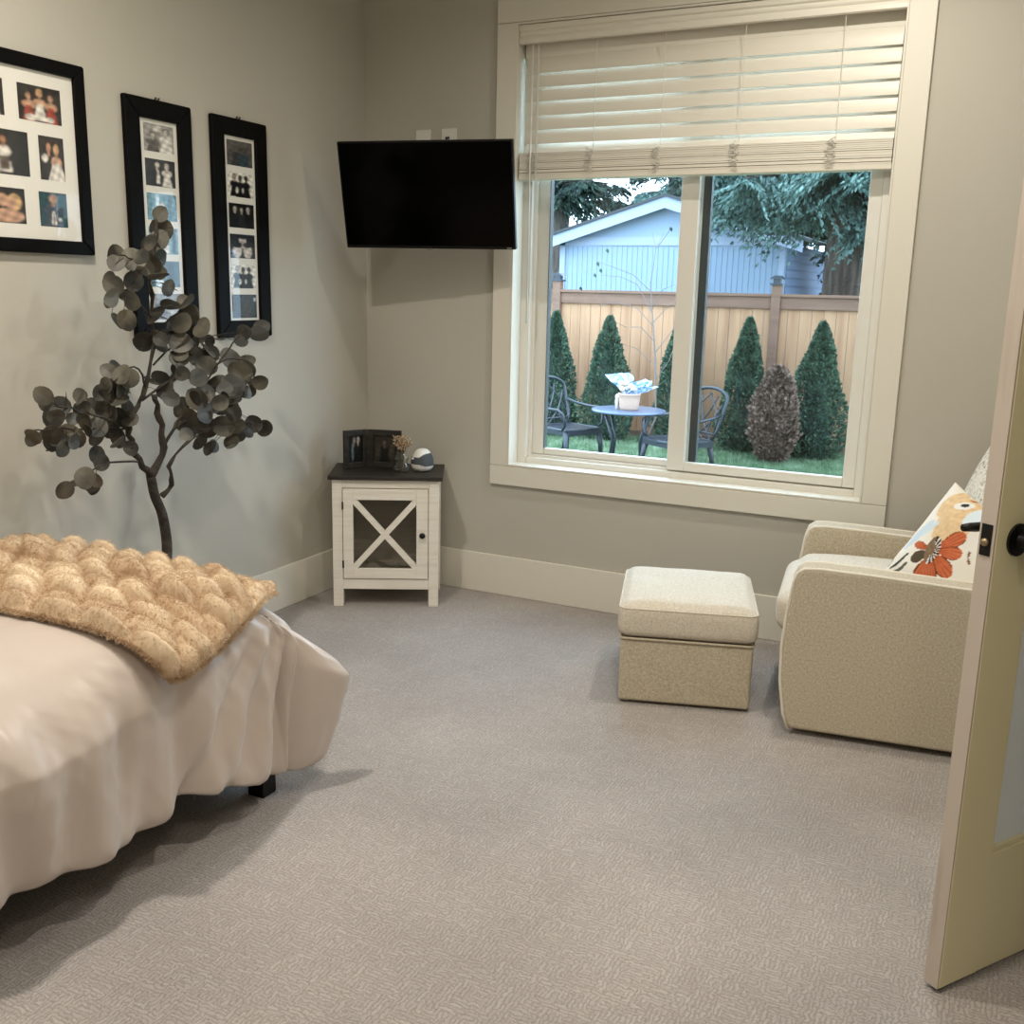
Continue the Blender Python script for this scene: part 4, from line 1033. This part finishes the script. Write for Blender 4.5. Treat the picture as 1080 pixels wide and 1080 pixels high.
# garage
ga = thing('garage', 'pale blue gabled garage beyond the cedar fence', 'building', (-3.0, 14, GZ))
gw = 2.14; ev = 2.42-GZ; ap = 3.08-GZ; dep = 6.0
b = MB(); b.prism([(-gw, 0), (gw, 0), (gw, ev), (0, ap), (-gw, ev)], 0, .12, 'y'); b.build('front_wall', M_GARAGE, ga)
b = MB(); xb = -gw+.15
while xb < gw-.1: b.box(xb, xb+.012, -.012, .0, 0, ev-.08); xb += .10
b.build('battens', M_GARAGE, ga)
b = MB(); b.box(-gw, gw, -.03, 0, ev-.06, ev+.09).box(-gw, -gw+.11, -.03, 0, 0, ev).box(gw-.11, gw, -.03, 0, 0, ev); b.build('trim_boards', M_GARTRIM, ga)
sl = (ap-ev)/gw; b = MB(); ov = .34
for s_ in (-1, 1):
    P_ = [(0, ap+.12), (s_*(gw+ov), ap+.12-sl*(gw+ov)), (s_*(gw+ov), ap-.08-sl*(gw+ov)), (0, ap-.08)]
    b.prism(P_, -.30, -.26, 'y')
b.build('rake_board', M_GARTRIM, ga)
b = MB()
for s_ in (-1, 1):
    P_ = [(0, ap+.17), (s_*(gw+ov+.04), ap+.17-sl*(gw+ov+.04)), (s_*(gw+ov+.04), ap+.12-sl*(gw+ov+.04)), (0, ap+.12)]
    b.prism(P_, -.34, dep, 'y')
b.build('roof', M_ROOF, ga)
b = MB(); zz = 0
while zz < ev-.1:
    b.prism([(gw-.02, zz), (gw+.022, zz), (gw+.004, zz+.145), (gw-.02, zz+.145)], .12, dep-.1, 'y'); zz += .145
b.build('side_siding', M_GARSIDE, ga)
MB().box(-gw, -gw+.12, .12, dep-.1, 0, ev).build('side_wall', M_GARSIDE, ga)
# evergreen shrubs
def shrub(nm, label, x, y, h, wd, m_, seed, group, cat='shrub', K=9000, leafsize=.035, shape=1.0):
    t_ = thing(nm, label, cat, (x, y, GZ), 0, group)
    rs = np.random.RandomState(seed)
    t = rs.rand(K)**.85; prof = (np.sin(np.clip(t*2.6+.30, 0, 1)*PI*.5)*np.clip(1-t, 0, 1)**.80) if shape == 1.0 else np.sin(np.clip(t*.93+.07, 0, 1)*PI)**.55*(1-.25*t)
    prof = prof/ prof.max()
    an = rs.uniform(0, 2*PI, K)
    lump = 1+.10*np.sin(an*3+t*9+seed)+.08*np.sin(an*5-t*14)
    rad = wd/2*prof*lump*(1-.35*rs.rand(K)**2)
    P = np.stack([rad*np.cos(an), rad*np.sin(an), .03+t*h*.97], 1)
    d = np.stack([np.cos(an), np.sin(an), rs.uniform(.2, 1.4, K)], 1)+rs.normal(0, .35, (K, 3)); d /= np.linalg.norm(d, axis=1, keepdims=True)
    sd = np.cross(d, rs.normal(0, 1, (K, 3))); sd /= np.linalg.norm(sd, axis=1, keepdims=True)+1e-9
    L_ = leafsize*(.7+.9*rs.rand(K))[:, None]; wv = L_*.32
    VV = np.stack([P-sd*wv*.3, P+d*L_*.55-sd*wv, P+d*L_, P+d*L_*.55+sd*wv], 1).reshape(-1, 3)
    me = bpy.data.meshes.new('foliage'); me.from_pydata(VV.tolist(), [], [(4*k, 4*k+1, 4*k+2, 4*k+3) for k in range(K)]); me.materials.append(m_)
    o = bpy.data.objects.new('foliage', me); COL.objects.link(o); o.parent = t_
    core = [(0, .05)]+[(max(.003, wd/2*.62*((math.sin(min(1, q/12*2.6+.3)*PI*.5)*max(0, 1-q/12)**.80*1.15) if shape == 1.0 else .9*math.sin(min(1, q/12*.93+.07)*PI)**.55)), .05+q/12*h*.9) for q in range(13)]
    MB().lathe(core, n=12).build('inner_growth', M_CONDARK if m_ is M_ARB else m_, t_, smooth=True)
    MB().tube([(0, 0, 0), (0, 0, h*.5)], [.03, .015], 8).build('stem', M_TRUNK, t_)
    return t_
G_ = 'young evergreen trees along the fence'
shrub('arborvitae', 'young conical evergreen at the left edge of the window view, behind the left patio chair', -2.33, 7.6, 1.60, .62, M_ARB, 1, G_)
shrub('arborvitae', 'young conical evergreen standing right behind the round patio table', -1.60, 7.6, 1.56, .68, M_ARB, 2, G_)
shrub('arborvitae', 'young conical evergreen partly behind the middle window bar and right patio chair', -.72, 7.65, 1.52, .56, M_ARB, 3, G_)
shrub('arborvitae', 'young conical evergreen directly left of the brown dried shrub', .14, 7.6, 1.60, .62, M_ARB, 4, G_)
shrub('arborvitae', 'young conical evergreen at the right of the view, right of the brown shrub', .98, 7.55, 1.58, .72, M_ARB, 5, G_)
shrub('dried_shrub', 'brown dried shrub between the two right-hand evergreens', .62, 7.05, 1.08, .50, M_BROWN, 6, None, K=7000, leafsize=.04, shape=2)
# bare sapling
sp = thing('bare_sapling', 'thin bare sapling in front of the fence behind the patio table', 'tree', (-1.03, 7.45, GZ))
so_ = Vector(sp.location); rnd = random.Random(12)
def yp(px_, py_, dy=0): return at_y(px_, py_, 7.45+dy)-so_
m = MB(); m.tube([(0, 0, 0), yp(692, 440), yp(691, 380), yp(688, 330), yp(686, 300), yp(692, 262), yp(700, 246)], [.016, .013, .011, .008, .005, .003, .002], 8).build('trunk', M_TWIG, sp, smooth=True)
m = MB()
for pts in ([(690,345),(672,325),(650,318),(632,322)], [(687,308),(668,290),(645,281),(630,276)], [(688,330),(672,300),(655,292),(634,290)], [(691,372),(708,350),(722,330)], [(690,360),(676,345),(660,345),(645,338)], [(692,400),(706,380),(716,352)], [(688,325),(700,305),(712,300)], [(694,260),(704,246),(708,240)], [(692,262),(688,246)], [(691,385),(672,368),(655,362)], [(689,340),(702,326),(716,316)]):
    m.tube([yp(a, b, .12*k*rnd.uniform(-1, 1)) for k, (a, b) in enumerate(pts)], [.006-.0042*k/(len(pts)-1) for k in range(len(pts))], 6)
m.build('branches', M_TWIG, sp)
m = MB()
for a, b in ((630,276),(633,283),(627,288),(707,239),(640,262),(612,302)):
    p = yp(a, b); m.add([p, p+Vector((.03, 0, -.02)), p+Vector((.02, .01, -.06)), p+Vector((-.015, 0, -.03))], [(0,1,2,3)])
m.build('dead_leaves', M_CONDARK, sp)
# patio table and chairs
tx, ty = -.583, 5.6
ta = thing('patio_table', 'round blue grey metal patio table on the lawn', 'table', (tx, ty, GZ))
MB().lathe([(0, .635), (.35, .635), (.385, .64), (.39, .65), (.385, .662), (.36, .666), (0, .666)], n=40).build('tabletop', M_IRONTOP, ta, smooth=True)
for k in range(4):
    a = PI/4+k*PI/2+.25; MB().tube([(.31*math.cos(a), .31*math.sin(a), .64), (.20*math.cos(a), .20*math.sin(a), .35), (.25*math.cos(a), .25*math.sin(a), .0)], .016, 8).build('leg', M_IRON, ta, smooth=True)
MB().tube([(.215*math.cos(2*PI*k/24), .215*math.sin(2*PI*k/24), .10) for k in range(24)], .010, 6, closed=True).build('stretcher_ring', M_IRON, ta, smooth=True)
def patio_chair(label, x, y, rz):
    """local +x is where the chair faces"""
    t_ = thing('patio_chair', label, 'chair', (x, y, GZ), rz, 'dark metal patio chairs')
    sw, sd, sh = .25, .24, .42
    b = MB(); b.tube([(sd, -sw, sh), (sd+.02, 0, sh-.005), (sd, sw, sh), (-sd, sw*.9, sh+.0), (-sd, -sw*.9, sh)], .016, 8, closed=True)
    for k in range(9):
        q_ = -sw+2*sw*(k+.5)/9; b.bar((-sd, q_, sh+.006), (sd+.01, q_, sh+.004), .034, .008)
    for k in range(3): b.bar((-sd+.12*(k+1), -sw, sh), (-sd+.12*(k+1), sw, sh), .02, .008)
    b.prism([(-sd+.0, sh-.055), (sd, sh-.05), (sd+.012, sh), (-sd, sh)], -sw-.004, -sw+.012, 'y'); b.prism([(-sd+.0, sh-.055), (sd, sh-.05), (sd+.012, sh), (-sd, sh)], sw-.012, sw+.004, 'y')
    b.box(sd-.002, sd+.016, -sw, sw, sh-.055, sh)
    b.build('seat', M_IRON, t_)
    b = MB(); lean = .16
    def bk(yy, zz): return (-sd-lean*(zz-sh)/.5, yy, zz)
    arch = [bk(-sw*.85, sh)]+[bk(-sw*(1.0+.02*k), sh+.1*k) for k in range(1, 4)]+[bk(sw*1.08*math.cos(PI-PI*k/10), sh+.40+.11*math.sin(PI*k/10)) for k in range(11)]+[bk(sw*(1.0+.02*k), sh+.1*k) for k in (3, 2, 1)]+[bk(sw*.85, sh)]
    b.tube(arch, .018, 8); b.build('back_frame', M_IRON, t_, smooth=True)
    b = MB()
    for (y0, z0, y1, z1, bow) in ((-.2, .0, .12, .44, .06), (.2, .0, -.12, .44, -.06), (-.08, .0, .22, .36, .05), (.08, .0, -.22, .36, -.05), (-.22, .12, .02, .46, -.05), (.22, .12, -.02, .46, .05), (-.14, .0, -.2, .3, .05), (.14, .0, .2, .3, -.05)):
        b.tube([bk(y0+(y1-y0)*k/6+bow*math.sin(PI*k/6), sh+z0+(z1-z0)*k/6) for k in range(7)], .009, 6)
    b.tube([bk(-.24+.48*k/6, sh+.07) for k in range(7)], .011, 6)
    b.build('lattice', M_IRON, t_, smooth=True)
    for s_ in (-1, 1):
        MB().tube([bk(s_*sw*1.03, sh+.27), (-sd+.05, s_*(sw+.03), sh+.235), (-.02, s_*(sw+.05), sh+.215), (sd-.08, s_*(sw+.05), sh+.215), (sd-.01, s_*(sw+.04), sh+.18), (sd-.0, s_*(sw+.02), sh+.06), (sd-.06, s_*sw, sh)], .015, 8).build('armrest', M_IRON, t_, smooth=True)
        MB().tube([(sd-.02, s_*(sw-.02), sh-.01), (sd+.01, s_*(sw-.0), .25), (sd+.03, s_*(sw+.0), 0)], [.036, .026, .02], 8).build('leg', M_IRON, t_, smooth=True)
        MB().tube([(-sd+.02, s_*(sw-.04), sh-.01), (-sd-.03, s_*(sw-.04), .22), (-sd-.10, s_*(sw-.03), 0)], [.032, .024, .02], 8).build('leg', M_IRON, t_, smooth=True)
patio_chair('dark metal patio chair left of the round table, cut by the window frame', -1.27, 5.62, R(-24))
patio_chair('dark metal patio chair right of the round table, behind the middle window bar', .03, 5.40, R(236))
# wrapped plant on the table
POT_S = .85
pp = thing('flower_pot', 'blush flower pot with blue cellophane wrapped flowers on the patio table', 'potted plant', (tx+.02, ty-.05, GZ+.6665))
MB().lathe([(0, 0), (.088, 0), (.098, .02), (.108, .10), (.112, .15), (.118, .155), (.118, .17), (.108, .17), (.10, .15), (0, .14)], n=28).build('pot', M_TERRA, pp, smooth=True)
m = MB(); rnd = random.Random(7)
for (ax, az, hh, ww) in ((-.13, .38, .24, .15), (.16, .32, .22, .11), (.06, .26, .2, .10), (-.05, .3, .18, .10), (.22, .27, .2, .08)):
    n_ = 7; V = []; F = []
    for j in range(n_):
        for i in range(n_):
            u, v = i/(n_-1)-.5, j/(n_-1)
            V.append((ax*v+ww*2*u*v**.6+.02*rnd.uniform(-1, 1)*v, .04*rnd.uniform(-1, 1)*v+(.05 if ax < 0 else -.03)*v, .13+(az-.13)*v-.06*abs(u)*v+.015*rnd.uniform(-1, 1)))
    for j in range(n_-1):
        for i in range(n_-1): F.append((j*n_+i, j*n_+i+1, (j+1)*n_+i+1, (j+1)*n_+i))
    m.add(V, F)
o = m.build('cellophane', M_CELLO, pp); md = o.modifiers.new('solid', 'SOLIDIFY'); md.thickness = .003
m = MB()
for k in range(14): m.ell((rnd.uniform(-.09, .07), rnd.uniform(-.05, .05), .19+rnd.uniform(0, .09)), (.032, .032, .028), 8, 6)
m.build('blossoms', M_PETAL, pp, smooth=True)
m = MB(); m.tube([(-.12, -.03, .14), (-.125, -.03, .08), (-.12, -.03, .0)], .02, 8); m.ell((-.115, -.03, .13), (.03, .03, .03)); m.build('ribbon', M_PETAL, pp, smooth=True)
# conifers beyond the fence
def conifer(label, x, y, trunk_r, h, limbs, m_, seed, tm=M_TRUNK, density=1.0, droop=.9, sz=.16):
    t_ = thing('conifer_tree', label, 'tree', (x, y, GZ), 0, 'big conifers beyond the fence')
    MB().tube([(0, 0, 0), (.02, .03, h*.35), (0, 0, h*.7), (0, 0, h)], [trunk_r*1.15, trunk_r, trunk_r*.6, .03], 14).build('trunk', tm, t_, smooth=True)
    rs = random.Random(seed); lm = MB(); Q = []; D = []
    for (az, z0, ln, rise) in limbs:
        dx, dy = math.cos(az), math.sin(az); pts = []
        for k in range(9):
            q_ = k/8; pts.append(Vector((dx*ln*q_, dy*ln*q_, z0-GZ+rise*q_-droop*ln*.22*q_*q_)))
        lm.tube(pts, [.055*(1-.85*k/8) for k in range(9)], 6)
        for k in range(int(46*density*ln/3)):
            q_ = rs.uniform(.12, 1.0); i_ = min(7, int(q_*8)); p = pts[i_].lerp(pts[i_+1], q_*8-i_)
            side = rs.choice((-1, 1)); sp_ = rs.uniform(.2, .95)*(1.15-.5*q_)*1.0
            tip = p+Vector((-dy*side*sp_+dx*sp_*.55, dx*side*sp_+dy*sp_*.55, -sp_*rs.uniform(.25, .9)))
            n_ = 9
            for j in range(n_):
                f_ = j/(n_-1); c_ = p.lerp(tip, f_)+Vector((0, 0, -.10*sp_*f_*f_))
                for s2 in (-1, 1, 0):
                    dr = ((tip-p).normalized()+Vector((-dx, -dy, 0))*0+Vector((rs.uniform(-.5, .5)+s2*.8*dx, rs.uniform(-.5, .5)+s2*.8*dy, -.55+rs.uniform(-.45, .2)))).normalized()
                    Q.append(c_); D.append(dr*sz*(.55+.8*rs.random())*(1.1-.5*f_))
    lm.build('limbs', tm, t_, smooth=True)
    Q = np.array([tuple(v) for v in Q]); D = np.array([tuple(v) for v in D]); K = len(Q)
    rn = np.random.RandomState(seed); sd = np.cross(D, rn.normal(0, 1, (K, 3))); sd /= np.linalg.norm(sd, axis=1, keepdims=True)+1e-9; sd *= sz*.13
    VV = np.stack([Q-sd*.5, Q+D*.5-sd, Q+D, Q+D*.5+sd], 1).reshape(-1, 3)
    me = bpy.data.meshes.new('foliage'); me.from_pydata(VV.tolist(), [], [(4*k, 4*k+1, 4*k+2, 4*k+3) for k in range(K)]); me.materials.append(m_)
    o = bpy.data.objects.new('foliage', me); COL.objects.link(o); o.parent = t_
rs = random.Random(21)
def limbs(n, az0, az1, z0, z1, l0, l1): return [(rs.uniform(az0, az1), rs.uniform(z0, z1), rs.uniform(l0, l1), rs.uniform(.1, .6)) for _ in range(n)]
conifer('thick trunked cedar right of the garage with pale drooping sprays', .62, 10.9, .27, 10, limbs(64, R(150), R(225), 2.8, 4.4, 1.0, 1.95)+limbs(40, R(225), R(300), 2.8, 4.4, .9, 2.2)+limbs(26, R(-60), R(60), 2.4, 4.4, .8, 1.6), M_CONIFER, 31, density=3.0, droop=.8, sz=.13)
conifer('dark conifer at the left behind the garage roof', -8.6, 21.5, .3, 13, limbs(34, R(230), R(370), 3.4, 7, 1.0, 1.9), M_CONDARK, 33, density=2.2, sz=.2)
conifer('dark green conifer rising behind the garage roof peak', -5.35, 21.5, .2, 13, limbs(26, R(180), R(360), 3.6, 8, .6, 1.0), M_CONDARK, 35, density=3.0, sz=.2)
conifer('pale feathery conifer far behind the left slope of the garage roof', -6.6, 25.0, .12, 9, limbs(12, R(180), R(360), 3.6, 6, .5, .9), M_CONIFER, 36, density=2.5, sz=.2)
conifer('broad dark cedar far behind the right slope of the garage roof', -1.3, 24.5, .3, 12, limbs(80, R(170), R(370), 3.2, 8, 1.3, 3.2), M_CONDARK, 37, density=2.0, sz=.26)
conifer('dark conifer between the garage side wall and the thick cedar trunk', 1.0, 16.0, .2, 9, limbs(60, R(100), R(420), .8, 5, .6, 1.5), M_CONDARK, 41, density=2.6, sz=.2)
